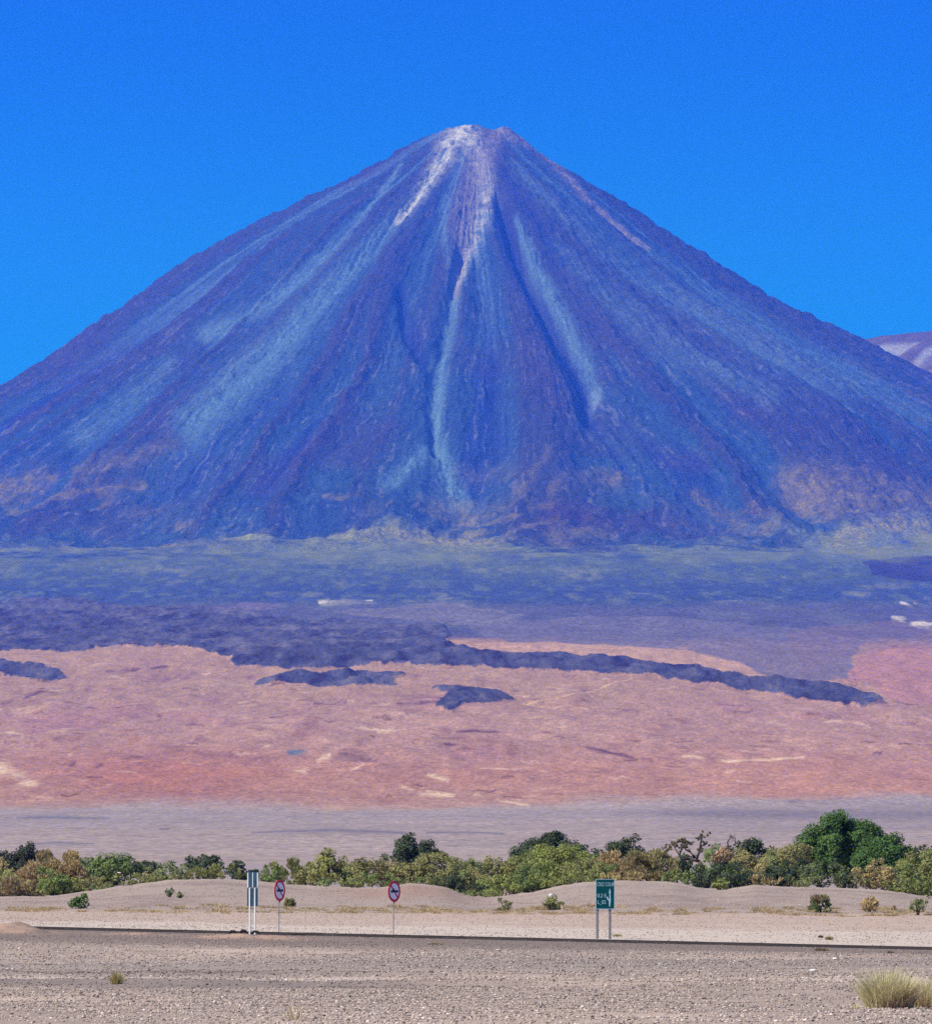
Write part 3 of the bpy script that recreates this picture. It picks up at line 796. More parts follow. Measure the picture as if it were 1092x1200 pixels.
y1 = np.concatenate((np.linspace(2950, 8950, 110), np.linspace(9010, 17000, 300)))
y2 = np.concatenate((np.linspace(17000, 24000, 190), np.linspace(24040, 26800, 56)))
y3 = np.concatenate((np.linspace(26800, 28570, 70), np.linspace(28600, 33400, 620), np.linspace(33440, 40000, 50)))
X, Y, Z, col = far_sheet('plain', y1, 1100)
structure(grid_mesh('desert_plain', X, Y, Z, M_PLAIN, col))
X, Y, Z, col = far_sheet('foothills', y2, 1100)
structure(grid_mesh('foothills', X, Y, Z, M_APRON, col))
X, Y, Z, col = far_sheet('volcano', y3, 1200)
structure(grid_mesh('volcano_mountain', X, Y, Z, M_FAR, col))

# the lower mountain behind the right flank
hx, hy = np.meshgrid(np.linspace(-1500, 2600, 240), np.linspace(-1500, 1500, 200))
HC = (x_of(1150, 36500.0), 36500.0)
r = np.hypot(hx / 1.25, hy)
hz = np.interp(r, [0, 250, 430, 640, 900, 1300, 2000], [z_of(388, 36500.0), z_of(390, 36500.0), z_of(398, 36500.0), z_of(413, 36500.0), z_of(443, 36500.0), 2450, 1650])
th = np.arctan2(hx, -hy)
hz = hz + 16 * fbm(th * 8, r / 700, 4, 121) * smooth(200, 700, r) + 5 * fbm(hx / 60, hy / 60, 3, 122)
col = np.empty(hx.shape + (3,))
hu, hv = u_of(hx + HC[0], hy + HC[1]), row_of(hy + HC[1], hz)
col[:] = rock(100, 106, 168, 35500)
tint(col, smooth(399, 408, hv + 3 * fbm(th * 14, r / 300, 3, 123)) * smooth(-0.8, 0.0, fbm(th * 7, r / 900, 3, 124)), rock(156, 164, 196, 35500), 0.95)
tint(col, smooth(0.2, 0.8, fbm(th * 20, r / 500, 3, 125)), rock(126, 130, 180, 35500), 0.5)
structure(grid_mesh('mountain', hx + HC[0], hy + HC[1], hz, M_FAR, col))

# ------------------------------------------------------------------ signs
def letters(text, size, x, z, y, parent, name='lettering', align='LEFT', sx=1.0):
    cu = bpy.data.curves.new('letters', 'FONT')
    cu.body, cu.size, cu.align_x, cu.extrude = text, size, align, 0.002
    t = bpy.data.objects.new('letters', cu)
    COL.objects.link(t)
    me = bpy.data.meshes.new_from_object(t.evaluated_get(bpy.context.evaluated_depsgraph_get()))
    bpy.data.objects.remove(t)
    me.transform(__import__('mathutils').Matrix.Diagonal((sx, 1, 1, 1)))
    me.materials.clear()
    me.materials.append(M_LETTER)
    o_ = bpy.data.objects.new(name, me)
    COL.objects.link(o_)
    o_.parent = parent
    o_.location = (x, y, z)
    o_.rotation_euler = (math.pi / 2, 0, 0)
    return o_

def round_sign(u_, y_, base_row, top_row, label, yaw):
    x_ = x_of(u_, y_)
    z0 = float(ground(x_, y_))
    top = z_of(top_row, y_) - z0
    rad = (25.0 / FOC * y_) / 2
    t = thing('round_sign', label, 'road sign', (x_, y_, z0), yaw, 'round red and white signs beyond the road')
    zc = top - rad
    mb = MB()
    mb.tube([(0, 0.04, -0.3), (0, 0.04, zc + rad * 0.8)], [0.024, 0.024], 10)
    mb.build('post', M_STEEL, t)
    mb = MB()
    mb.prism([(rad * 0.99 * math.cos(a), rad * 0.99 * math.sin(a)) for a in np.linspace(0, 2 * math.pi, 40, endpoint=False)], -0.004, 0.004)
    p = mb.build('plate', M_FACE, t); p.location = (0, 0, zc)
    mb = MB(); mb.annulus(rad, rad * 0.76, -0.008, 0.006)
    mb.prism([(-0.05, -rad - 0.0), (0, -rad - 0.07), (0.05, -rad), (0, -rad + 0.05)], -0.012, 0.0)
    p = mb.build('rim', M_RED, t); p.location = (0, 0, zc)
    mb = MB()
    a = math.radians(135)
    w = rad * 0.08
    dx, dz = math.cos(a), math.sin(a)
    q = rad * 0.78
    mb.prism([(dx * q - dz * w, dz * q + dx * w), (dx * q + dz * w, dz * q - dx * w), (-dx * q + dz * w, -dz * q - dx * w), (-dx * q - dz * w, -dz * q + dx * w)], -0.014, -0.0085)
    p = mb.build('slash', M_RED, t); p.location = (0, 0, zc)
    mb = MB()
    b = rad
    mb.prism([(-0.62 * b, -0.02 * b), (-0.40 * b, -0.17 * b), (-0.40 * b, -0.10 * b), (0.62 * b, -0.10 * b), (0.62 * b, 0.10 * b), (-0.40 * b, 0.10 * b), (-0.40 * b, 0.15 * b)], -0.018, -0.0145)
    mb.prism([(-0.28 * b, 0.105 * b), (0.02 * b, 0.105 * b), (-0.02 * b, 0.26 * b), (-0.22 * b, 0.26 * b)], -0.018, -0.0145)
    p = mb.build('arrow', M_BLACK, t); p.location = (0, 0, zc)
    return t
round_sign(328, 324.5, 1094, 1031.5, 'round red rimmed sign on a thin post, right beside the blue board pair', math.radians(61))
round_sign(462, 324.5, 1096, 1032.5, 'round red rimmed sign standing alone between the blue boards and green board', math.radians(56))

# blue boards seen from behind
y_ = 314.0
x_ = x_of(296.5, y_)
z0 = float(ground(x_, y_))
t = thing('road_sign', 'narrow dark blue double sign board on two white posts, seen edge on', 'road sign', (x_, y_, z0), math.radians(-24))
k = 1 / math.cos(math.radians(24)) / FOC * y_
zz = lambda row: z_of(row, y_) - z0
for du in (-3.0, 3.2):
    mb = MB(); mb.box(du * k - 0.028, du * k + 0.028, -0.07, -0.021, -0.3, zz(1041), 0.006); mb.build('post', M_WHITE, t)
mb = MB(); mb.box(-5.6 * k, 6.4 * k, -0.02, 0.02, zz(1040.5), zz(1021), 0.02); up = mb.build('upper_panel', M_NAVY, t)
for du, w in ((-5.3, 0.022), (0.4, 0.016), (6.1, 0.022)):
    mb = MB(); mb.box(du * k - w, du * k + w, -0.04, -0.0205, zz(1040), zz(1023)); mb.build('stiffener', M_WHITE, up)
mb = MB(); mb.box(-5.0 * k, 6.6 * k, -0.06, 0.03, zz(1020.8), zz(1019.6)); mb.build('cap', M_BLACK, up)
mb = MB(); mb.box(-6.4 * k, 5.8 * k, -0.018, 0.018, zz(1062.5), zz(1041), 0.02); mb.build('lower_panel', M_NAVY, t)

# green direction board
y_ = 326.0
x_ = x_of(708.5, y_)
z0 = float(ground(x_, y_))
yaw = math.radians(12)
t = thing('road_sign', 'green direction board with pale lettering and forked arrow on two posts', 'road sign', (x_, y_, z0), yaw)
k = 1 / math.cos(yaw) / FOC * y_
zz = lambda row: z_of(row, y_) - z0
for du in (-8.6, 6.2):
    mb = MB(); mb.box(du * k - 0.055, du * k + 0.055, 0.02, 0.1, -0.3, zz(1033), 0.012); mb.build('post', M_STEEL, t)
mb = MB(); mb.box(-10.4 * k, 10.9 * k, -0.012, 0.018, zz(1065.4), zz(1031), 0.035); board = mb.build('board', M_GREEN, t)
mb = MB()
for a in ((-10.75, -10.35, 1065.4, 1031), (10.85, 11.25, 1065.4, 1031), (-10.35, 10.85, 1065.8, 1065.3), (-10.35, 10.85, 1031.1, 1030.6)):
    mb.box(a[0] * k, a[1] * k, -0.016, 0.014, zz(a[2]), zz(a[3]))
mb.build('border', M_LETTER, t)
letters('CRIZ COUR', 4.9 * k * 1.25, -9.3 * k, zz(1038.8), -0.0145, board, sx=0.62)
letters('0.2 E', 5.2 * k * 1.15, -9.0 * k, zz(1052), -0.0145, board, sx=0.9)
letters('L_02', 5.0 * k * 1.15, -9.0 * k, zz(1059.6), -0.0145, board, sx=0.9)
mb = MB()
pt = lambda du, row: (du * k, zz(row))
mb.prism([pt(4.8, 1062.8), pt(4.5, 1056), pt(2.2, 1054), pt(2.0, 1051.2), pt(3.4, 1051.2), pt(3.6, 1053), pt(5.2, 1054.2), pt(5.2, 1047), pt(4.3, 1047), pt(5.7, 1041.2), pt(7.0, 1046.6), pt(6.4, 1047),
          pt(6.8, 1056), pt(5.9, 1062.8)], -0.018, -0.0135)
mb.build('arrow', M_LETTER, board)

# dark scrap beside the blue boards
yy = 312.0
mb = MB()
for k_, (a, r0, w) in enumerate(((0, 0.16, 0.06), (0.5, 0.12, 0.05), (-0.45, 0.13, 0.055))):
    mb.tube([(a - 0.16, 0.02 * k_, 0.03), (a - 0.07, 0.03, r0), (a + 0.07, 0.0, r0 * 0.9), (a + 0.18, -0.03, 0.03)], [w, w * 1.1, w, w * 0.8], 7)
o = mb.build('scrap', M_RUBBER)
o.location = (x_of(286, yy), yy, float(ground(x_of(286, yy), yy)) + 0.02)
tag(o, 'black scrap lying at the road edge, left of the white post feet', 'scrap')

# ------------------------------------------------------------------ plants
PAL = {
    'dk': [(0.028, 0.042, 0.024), (0.042, 0.06, 0.03), (0.06, 0.075, 0.04)],
    'pd': [(0.028, 0.03, 0.026), (0.042, 0.044, 0.032), (0.034, 0.05, 0.03)],
    'gr': [(0.07, 0.115, 0.034), (0.10, 0.14, 0.042), (0.14, 0.165, 0.06)],
    'rg': [(0.032, 0.072, 0.020), (0.046, 0.09, 0.024), (0.075, 0.115, 0.035)],
    'gg': [(0.10, 0.13, 0.055), (0.14, 0.155, 0.07), (0.075, 0.105, 0.042)],
    'yg': [(0.125, 0.165, 0.042), (0.17, 0.195, 0.052), (0.20, 0.20, 0.07)],
    'ol': [(0.12, 0.14, 0.046), (0.165, 0.17, 0.055), (0.20, 0.18, 0.075)],
    'ot': [(0.185, 0.17, 0.072), (0.24, 0.19, 0.095), (0.13, 0.145, 0.05)],
    'tn': [(0.29, 0.215, 0.10), (0.34, 0.26, 0.13), (0.22, 0.16, 0.08)],
    'br': [(0.20, 0.145, 0.085), (0.25, 0.18, 0.11), (0.16, 0.12, 0.07)],
}
def leaf_cloud(r, pts, dirs, size, aspect, spiky, pal, lobe_id):
    n = len(pts)
    nr = dirs + r.normal(0, 0.55, (n, 3))
    nr /= np.linalg.norm(nr, axis=1, keepdims=True)
    if spiky:
        a = dirs * 0.8 + np.array((0, 0, 0.5)) + r.normal(0, 0.3, (n, 3))
    else:
        a = r.normal(0, 1, (n, 3))
    a -= nr * (a * nr).sum(1, keepdims=True) * (0.0 if spiky else 1.0)
    a /= np.linalg.norm(a, axis=1, keepdims=True)
    b = np.cross(nr, a)
    b /= np.linalg.norm(b, axis=1, keepdims=True) + 1e-9
    s = size * r.uniform(0.6, 1.4, (n, 1))
    la, lb = a * s * aspect, b * s
    V = np.stack((pts - la, pts + lb * 0.8 - la * 0.1, pts + la, pts - lb * 0.8 + la * 0.1), 1).reshape(-1, 3)
    F = np.arange(4 * n).reshape(n, 4)
    pal = np.array(pal) * 1.6
    lw = r.dirichlet((1.2,) * len(pal), lobe_id.max() + 1)
    lb_ = r.uniform(0.82, 1.18, lobe_id.max() + 1)
    mixw = lw[lobe_id] + r.dirichlet((0.8,) * len(pal), n) * 0.7
    mixw /= mixw.sum(1, keepdims=True)
    c = (mixw @ pal) * lb_[lobe_id][:, None] * r.uniform(0.75, 1.25, (n, 1))
    return V, F, np.repeat(c, 4, 0)

def crown_mesh(r, w, h, pal, shape, parent, leaf=0.12, name='crown', z_lo=0.12, fill=1.0):
    """leaf clusters spread through a lumpy dome"""
    R = w / 2
    tree = z_lo > 0.15
    zc = h * (0.43 if tree else 0.3)
    up, dn = h - zc, (zc - h * z_lo * 0.4)
    nc = int(np.clip(15 * w * h / 4, 26, 190))
    spiky = shape == 'spiky'
    d = r.normal(0, 1, (nc, 3))
    d /= np.linalg.norm(d, axis=1, keepdims=True)
    flip = (d[:, 2] < 0) & (r.uniform(0, 1, nc) < 0.45)
    d[flip, 2] *= -1
    nl = int(np.clip(3 + w * 1.3, 4, 13))
    ld = r.normal(0, 1, (nl, 3))
    ld[:, 2] = np.abs(ld[:, 2]) * 0.9
    ld /= np.linalg.norm(ld, axis=1, keepdims=True)
    lump = np.exp(9 * ((d @ ld.T).max(1) - 1))
    low_, gain = (0.5, 0.58) if shape == 'ragged' else (0.68, 0.36)
    f = (low_ + gain * lump) * np.where(r.uniform(0, 1, nc) < 0.3, r.uniform(0.35, 0.85, nc), r.uniform(0.82, 1.04, nc))
    hor = R * ((1 - 0.7 * np.clip(d[:, 2], 0, 1)) if shape == 'cone' else 1)
    c = np.stack((d[:, 0] * hor, d[:, 1] * hor * 0.9, np.where(d[:, 2] > 0, d[:, 2] * up, d[:, 2] * dn)), -1) * f[:, None]
    c[:, 2] += zc
    cr = np.clip(min(R, h * 0.7) * r.uniform(0.15, 0.3, nc), 0.1, 0.8) * (0.8 if shape == 'ragged' else 1)
    n = np.maximum(8, fill * 4.2 * (cr / leaf) ** 2).astype(int)
    LID = np.repeat(np.arange(nc), n)
    m = len(LID)
    e = r.normal(0, 1, (m, 3))
    e /= np.linalg.norm(e, axis=1, keepdims=True)
    P = c[LID] + e * (cr[LID] * r.uniform(0.2, 1.0, m) ** 0.5)[:, None]
    D = e * 0.55 + d[LID] * 0.6 + np.array((0, 0, 0.15))
    D /= np.linalg.norm(D, axis=1, keepdims=True)
    ok = P[:, 2] > 0.0
    P, D, LID = P[ok], D[ok], LID[ok]
    # scale to the measured outline
    sx = R / np.percentile(np.abs(P[:, 0]), 97.5)
    P[:, 0] *= sx
    P[:, 1] *= sx
    P[:, 2] *= h / np.percentile(P[:, 2], 99)
    V, F, K = leaf_cloud(r, P, D, leaf, 2.2 if spiky else 1.3, spiky, pal, LID)
    return make_mesh(name, V, F, np.full(len(F), 4), M_LEAF, K, False, parent), P

def trunk_mesh(r, w, h, P, parent, tree):
    mb = MB()
    if tree:
        base_r = 0.05 + 0.022 * h
        fork = Vector((r.uniform(-0.1, 0.1) * w, r.uniform(-0.05, 0.05) * w, h * 0.32))
        mb.tube([(0, 0, -0.15), (fork.x * 0.4, fork.y * 0.4, h * 0.15), fork], [base_r * 1.25, base_r, base_r * 0.85], 8)
        for k in range(6):
            e = Vector(P[r.integers(len(P))]) * 0.85
            e.z = max(e.z, h * 0.45)
            m = fork.lerp(e, 0.5) + Vector(r.normal(0, 0.05 * w, 3))
            mb.tube([fork, m, e], [base_r * 0.6, base_r * 0.36, base_r * 0.12], 6)
        return mb.build('trunk', M_BARK, parent, True)
    for k in range(6):
        e = Vector(P[r.integers(len(P))]) * 0.8
        b = Vector((r.normal(0, 0.06 * w), r.normal(0, 0.06 * w), -0.1))
        m = b.lerp(e, 0.5) + Vector((0, 0, 0.08 * h))
        mb.tube([b, m, e], [0.04 + 0.006 * h, 0.028, 0.01], 5)
    return mb.build('stem', M_TWIG, parent, True)

GT, GB = 'trees standing in the belt beyond the sand', 'bushes in the belt along the sand bank'
GS = 'small shrubs growing on the sand bank'
count = 0
def plant(kind, u_, w_px, top, y, pal, label, shape='dome', leaf=None, fill=1.0):
    """kind: tree, bush or shrub; place by photo column, width and top row at distance y"""
    global count
    count += 1
    r = np.random.default_rng(1000 + count * 7)
    x_ = x_of(u_, y)
    z0 = float(ground(x_, y, True)) - 0.03
    w, h = w_px * (1.58 if kind == 'bush' else 1.28 if kind == 'tree' else 1.0) / FOC * y, float(z_of(top, y)) - z0
    t = thing({'tree': 'tree', 'bush': 'bush', 'shrub': 'shrub'}[kind], label, kind, (x_, y, z0), 0, {'tree': GT, 'bush': GB, 'shrub': GS}[kind])
    other = ('ol', 'gr', 'br', 'dk', 'gg', 'ot')[r.integers(6)]
    pal_mix = PAL[pal] + ([PAL[other][r.integers(3)]] if pal not in ('pd', 'dk', 'rg') else [])
    cr, P = crown_mesh(r, w, h, pal_mix, shape, t, leaf or (0.092 if kind == 'tree' else 0.07), 'crown' if kind == 'tree' else 'foliage', 0.16 if kind == 'tree' else 0.02, fill)
    trunk_mesh(r, w, h, P, t, kind == 'tree')
    return t

PLANTS = [
    # ---- far row of trees
    ('tree', -6, 32, 1000, 735, 'dk', 'dark teal tree cut by the left edge of the photo'),
    ('tree', 28, 52, 993, 722, 'pd', 'blackish ragged tree at far left, above tan bushes', 'ragged'),
    ('tree', 106, 30, 1007, 716, 'gg', 'smaller grey green dome joined to the left of a wide round tree'),
    ('tree', 131, 48, 1002, 710, 'gr', 'wide round smooth green tree in the left part of the belt'),
    ('tree', 175, 26, 1010, 722, 'dk', 'small dark tree just right of the wide round green tree'),
    ('tree', 200, 40, 1011, 715, 'gg', 'muted grey green tree between two dark trees left of the blue boards'),
    ('tree', 241, 32, 1003, 702, 'dk', 'dark teal tree rising behind an olive brown dome bush'),
    ('tree', 278, 28, 1010, 684, 'dk', 'dark drooping tree touching the blue boards on their left'),
    ('tree', 485, 46, 981, 702, 'dk', 'isolated dark round tree standing tall above the belt near the middle', 'ragged'),
    ('tree', 642, 64, 979, 722, 'dk', 'broad dark green tree crown peaking behind the yellow green thicket'),
    ('tree', 612, 24, 994, 728, 'dk', 'low dark left shoulder tree beside the broad dark crown'),
    ('tree', 684, 32, 992, 712, 'dk', 'dark tree between the broad dark crown and the one over the green board'),
    ('tree', 726, 46, 983, 706, 'dk', 'dark bushy tree above tan bushes, over the green board', 'ragged'),
    ('tree', 703, 24, 1001, 690, 'gr', 'small mid green tree left of the dark one over the green board'),
    ('tree', 878, 46, 986, 704, 'dk', 'dark blue green tree between the bare snag and the giant tree'),
    ('tree', 988, 72, 958, 692, 'rg', 'giant dense green tree, the tallest and widest of the belt'),
    ('tree', 1036, 56, 982, 680, 'rg', 'lower spreading green tree joined to the right of the giant tree'),
    ('tree', 1068, 26, 994, 702, 'dk', 'thin dark tree peeping out right of the spreading green tree'),
    ('tree', 1092, 30, 993, 712, 'dk', 'dark tree cut by the right edge of the photo'),
    ('tree', 803, 26, 1002, 664, 'dk', 'dark green tree under the limbs of the gnarled tree'),
    ('tree', 836, 32, 992, 656, 'gr', 'fresh green tree just right of the gnarled bare limbed tree'),
    ('tree', 384, 34, 996, 642, 'ol', 'conical olive tree with black shade at its foot, right of the first round sign', 'cone'),
    ('tree', 903, 28, 999, 670, 'gr', 'bright green tree filling the gap left of the giant tree'),
    # ---- bushes, left to right
    ('bush', 0, 22, 1007, 682, 'ot', 'tall tan bush half cut off at the left edge'),
    ('bush', 65, 44, 1001, 690, 'tn', 'big tan brown bush right of the blackish tree', 'spiky'),
    ('bush', 30, 30, 1015, 668, 'tn', 'tan bush in front of the blackish tree', 'spiky'),
    ('bush', 6, 24, 1019, 655, 'yg', 'yellow green bush at the left edge, over brown scrub'),
    ('bush', 3, 20, 1035, 634, 'ot', 'low brown scrub bush in the bottom left corner of the belt'),
    ('bush', 21, 26, 1029, 632, 'br', 'brown twiggy bush at the sand edge, second from the left edge', 'spiky'),
    ('bush', 64, 26, 1018, 630, 'gr', 'upright bright green bush with dark foot below the big tan bush'),
    ('bush', 43, 24, 1032, 640, 'yg', 'yellow green bush between brown twiggy bush and upright bright green bush'),
    ('bush', 88, 22, 1029, 641, 'ol', 'olive bush right of the upright bright green bush'),
    ('bush', 109, 28, 1027, 646, 'ot', 'tan olive bush below the smaller grey green dome tree'),
    ('bush', 118, 20, 1036, 632, 'gr', 'little green bush on the sand edge below the wide round green tree'),
    ('bush', 146, 38, 1024, 640, 'ol', 'wide low olive bush below the right side of the wide round tree'),
    ('bush', 176, 18, 1023, 652, 'ot', 'tan bush below the small dark tree right of the wide round tree'),
    ('bush', 187, 24, 1025, 632, 'ol', 'olive bush on the sand rim above the two tiny sand plants'),
    ('bush', 213, 30, 1025, 646, 'ot', 'low tan bush left of the olive brown dome bush'),
    ('bush', 248, 42, 1014, 638, 'ol', 'smooth olive brown dome bush left of the blue boards', 'spiky'),
    ('bush', 313, 26, 1015, 650, 'gr', 'dark green bush between the blue boards and the round sign'),
    ('bush', 342, 46, 1009, 662, 'ot', 'large tan olive bush behind the round sign by the boards', 'spiky'),
    ('bush', 364, 22, 1017, 645, 'ot', 'small tan bush at the left foot of the conical olive tree'),
    ('bush', 381, 16, 1029, 612, 'gr', 'small round bush with black foot in front of the conical olive tree'),
    ('bush', 404, 22, 1022, 642, 'gr', 'green bush at the right foot of the conical olive tree'),
    ('bush', 424, 34, 1007, 662, 'ol', 'tall olive bush right of the conical olive tree'),
    ('bush', 418, 28, 1026, 620, 'ol', 'low olive bush at the sand rim left of the lone round sign'),
    ('bush', 452, 28, 1009, 668, 'ot', 'tan olive bush behind the top of the lone round sign'),
    ('bush', 448, 52, 1022, 640, 'gr', 'long low green bush right behind the lone round sign'),
    ('bush', 476, 24, 1012, 662, 'ot', 'pinkish tan bush at the left foot of the isolated dark tree'),
    ('bush', 516, 38, 1001, 662, 'ot', 'olive brown bush right of the isolated dark tree'),
    ('bush', 500, 34, 1024, 636, 'gr', 'green bush at the foot of the isolated dark tree'),
    ('bush', 530, 22, 1022, 640, 'dk', 'dark green bush at the left end of the thicket'),
    ('bush', 553, 28, 1009, 668, 'gr', 'mid green bush at the upper left of the thicket'),
    ('bush', 543, 32, 1021, 642, 'gr', 'green bush below the upper left one in the thicket'),
    ('bush', 564, 24, 1020, 648, 'ol', 'olive bush with dark hollow in the left half of the thicket'),
    ('bush', 562, 24, 1033, 630, 'dk', 'dark low bush in the hollow where the sand rim dips'),
    ('bush', 551, 30, 1043, 608, 'gr', 'lowest green bush, spilling down the dip in the sand rim'),
    ('bush', 580, 26, 1006, 672, 'ol', 'olive bush on the skyline left of the thicket hump'),
    ('bush', 588, 32, 1026, 625, 'yg', 'green bush at the sand rim above the little trunked shrub'),
    ('bush', 604, 32, 1003, 676, 'ol', 'tan olive bush on the skyline at the foot of the low dark shoulder tree'),
    ('bush', 614, 34, 1017, 636, 'gr', 'big mid green bush in the centre of the thicket'),
    ('bush', 631, 34, 1009, 652, 'yg', 'yellow green bush in the upper centre of the thicket'),
    ('bush', 655, 42, 992, 682, 'yg', 'tallest yellow green bush in front of the broad dark crown'),
    ('bush', 648, 38, 1021, 628, 'yg', 'yellow green bush at the sand rim above the shrub with the white scrap'),
    ('bush', 681, 36, 1007, 652, 'ol', 'olive green bush left of and behind the green board'),
    ('bush', 680, 32, 1021, 632, 'yg', 'low yellow green bush at the sand rim just left of the green board'),
    ('bush', 703, 24, 1012, 662, 'gr', 'green bush showing right above the green board'),
    ('bush', 729, 38, 1000, 668, 'tn', 'tall tan bush under the dark tree over the green board', 'spiky'),
    ('bush', 764, 38, 998, 656, 'ot', 'tall tan olive bush left of the gnarled tree', 'spiky'),
    ('bush', 722, 28, 1023, 630, 'tn', 'pale straw bush touching the top right of the green board', 'spiky'),
    ('bush', 746, 28, 1023, 628, 'tn', 'pale straw bush second to the right of the green board', 'spiky'),
    ('bush', 790, 32, 1019, 636, 'gr', 'green bush on the sand rim below the gnarled tree limbs'),
    ('bush', 818, 28, 1019, 626, 'gr', 'bright green bush at the foot of the gnarled tree'),
    ('bush', 846, 42, 1011, 620, 'dk', 'black shaded bush mass right of the gnarled tree foot'),
    ('bush', 844, 12, 1029, 607, 'yg', 'small ball shaped yellow green bush before the black shaded mass'),
    ('bush', 871, 26, 1019, 630, 'gg', 'grey green bush right of the black shaded mass'),
    ('bush', 875, 40, 999, 666, 'ot', 'tall brown olive bush below the dark blue green tree'),
    ('bush', 891, 30, 1026, 622, 'tn', 'low tan bush on the sand rim below the bright green tree', 'spiky'),
    ('bush', 922, 38, 992, 676, 'ot', 'tall olive tan bush touching the left side of the giant tree'),
    ('bush', 914, 34, 1010, 642, 'dk', 'dark green bush below the tall olive tan one'),
    ('bush', 938, 26, 1008, 640, 'dk', 'dark bush under the left skirt of the giant tree'),
    ('bush', 965, 38, 1011, 630, 'gg', 'light green rounded bush under the middle of the giant tree'),
    ('bush', 943, 18, 1028, 622, 'gr', 'small green bush at the sand rim left of the light green rounded bush'),
    ('bush', 998, 36, 1024, 630, 'gg', 'low green bush between the light green rounded and dry tan bushes'),
    ('bush', 1027, 40, 1009, 632, 'tn', 'dry tan bush with dark hollow under the spreading green tree', 'ragged'),
    ('bush', 1060, 34, 1014, 640, 'gr', 'green bush right of the dry tan bush'),
    ('bush', 1078, 42, 1001, 656, 'yg', 'tall yellow green bush near the right edge'),
    ('bush', 1056, 28, 1030, 619, 'ol', 'low olive bush on the sand rim right of the dry tan bush'),
    ('bush', 1083, 38, 1027, 614, 'yg', 'low yellow green bush at the right edge above the dark sand shrub'),
]
for p in PLANTS:
    plant(*p)

# shrubs on the sand bank
SHRUBS = [
    (95, 25, 1048, 1065, 'rg', 'round fresh green shrub alone on the sand at far left', 'dome'),
    (199, 11, 1040, 1052, 'gg', 'taller of two tiny plants on the sand left of the boards', 'ragged'),
    (211, 7, 1045, 1053, 'gg', 'shorter of two tiny plants on the sand left of the boards', 'ragged'),
    (338, 15, 1054, 1063, 'ot', 'low golden shrub right beside the round sign by the boards', 'spiky'),
    (591, 16, 1053, 1069, 'gg', 'little grey green shrub on a single stem right of the lone round sign', 'dome'),
    (648, 24, 1050, 1067, 'ol', 'dark olive shrub with a white scrap on top, left of the green board', 'dome'),
    (961, 23, 1050, 1070, 'gr', 'green shrub with dry pinkish tips below the giant tree', 'spiky'),
    (1018, 20, 1052, 1069, 'tn', 'dry tan twiggy shrub between the two green shrubs at right', 'spiky'),
    (1046, 10, 1062, 1067, 'br', 'flat brown tuft of scrub left of the last sand shrub', 'ragged'),
    (1075, 27, 1048, 1073, 'gg', 'grey green ragged shrub on the sand by the right edge', 'ragged'),
]
for (u_, w_, top, bot, pal, label, shape) in SHRUBS:
    yb = y_at(u_, bot, 440, 600)
    t = plant('shrub', u_, w_, top, yb, pal, label, shape, 0.052, 0.9)
    if u_ == 961:
        r = np.random.default_rng(5)
        P = np.clip(r.normal(0, 1, (420, 3)), -1.8, 1.8) * np.array((0.3, 0.3, 0.1)) + np.array((-0.05, 0, 0.88))
        D = r.normal(0, 0.4, (420, 3)) + np.array((0, 0, 1))
        D /= np.linalg.norm(D, axis=1, keepdims=True)
        V, F, K = leaf_cloud(r, P, D, 0.045, 3.0, True, PAL['br'], np.zeros(420, int))
        make_mesh('dry_tips', V, F, np.full(len(F), 4), M_LEAF, K, False, t)

# white scraps
def scrap(u_, row, y, w, h, label):
    r = np.random.default_rng(int(u_))
    mb = MB()
    vs = ICO * np.array((w, w * 0.6, h)) * (1 + r.uniform(-0.3, 0.3, (12, 1)))
    mb.add([tuple(v_) for v_ in vs], [tuple(f_) for f_ in ICOF])
    o_ = mb.build('plastic_scrap', M_PLASTIC)
    o_.location = (x_of(u_, y), y, float(z_of(row, y)))
    return tag(o_, label, 'scrap')
yb = y_at(648, 1067, 440, 600)
scrap(645, 1049.6, yb - 0.15, 0.115, 0.16, 'bright white scrap perched on the dark olive shrub')
scrap(140, 1023, 703, 0.2, 0.05, 'thin white scrap low in the wide round green tree')

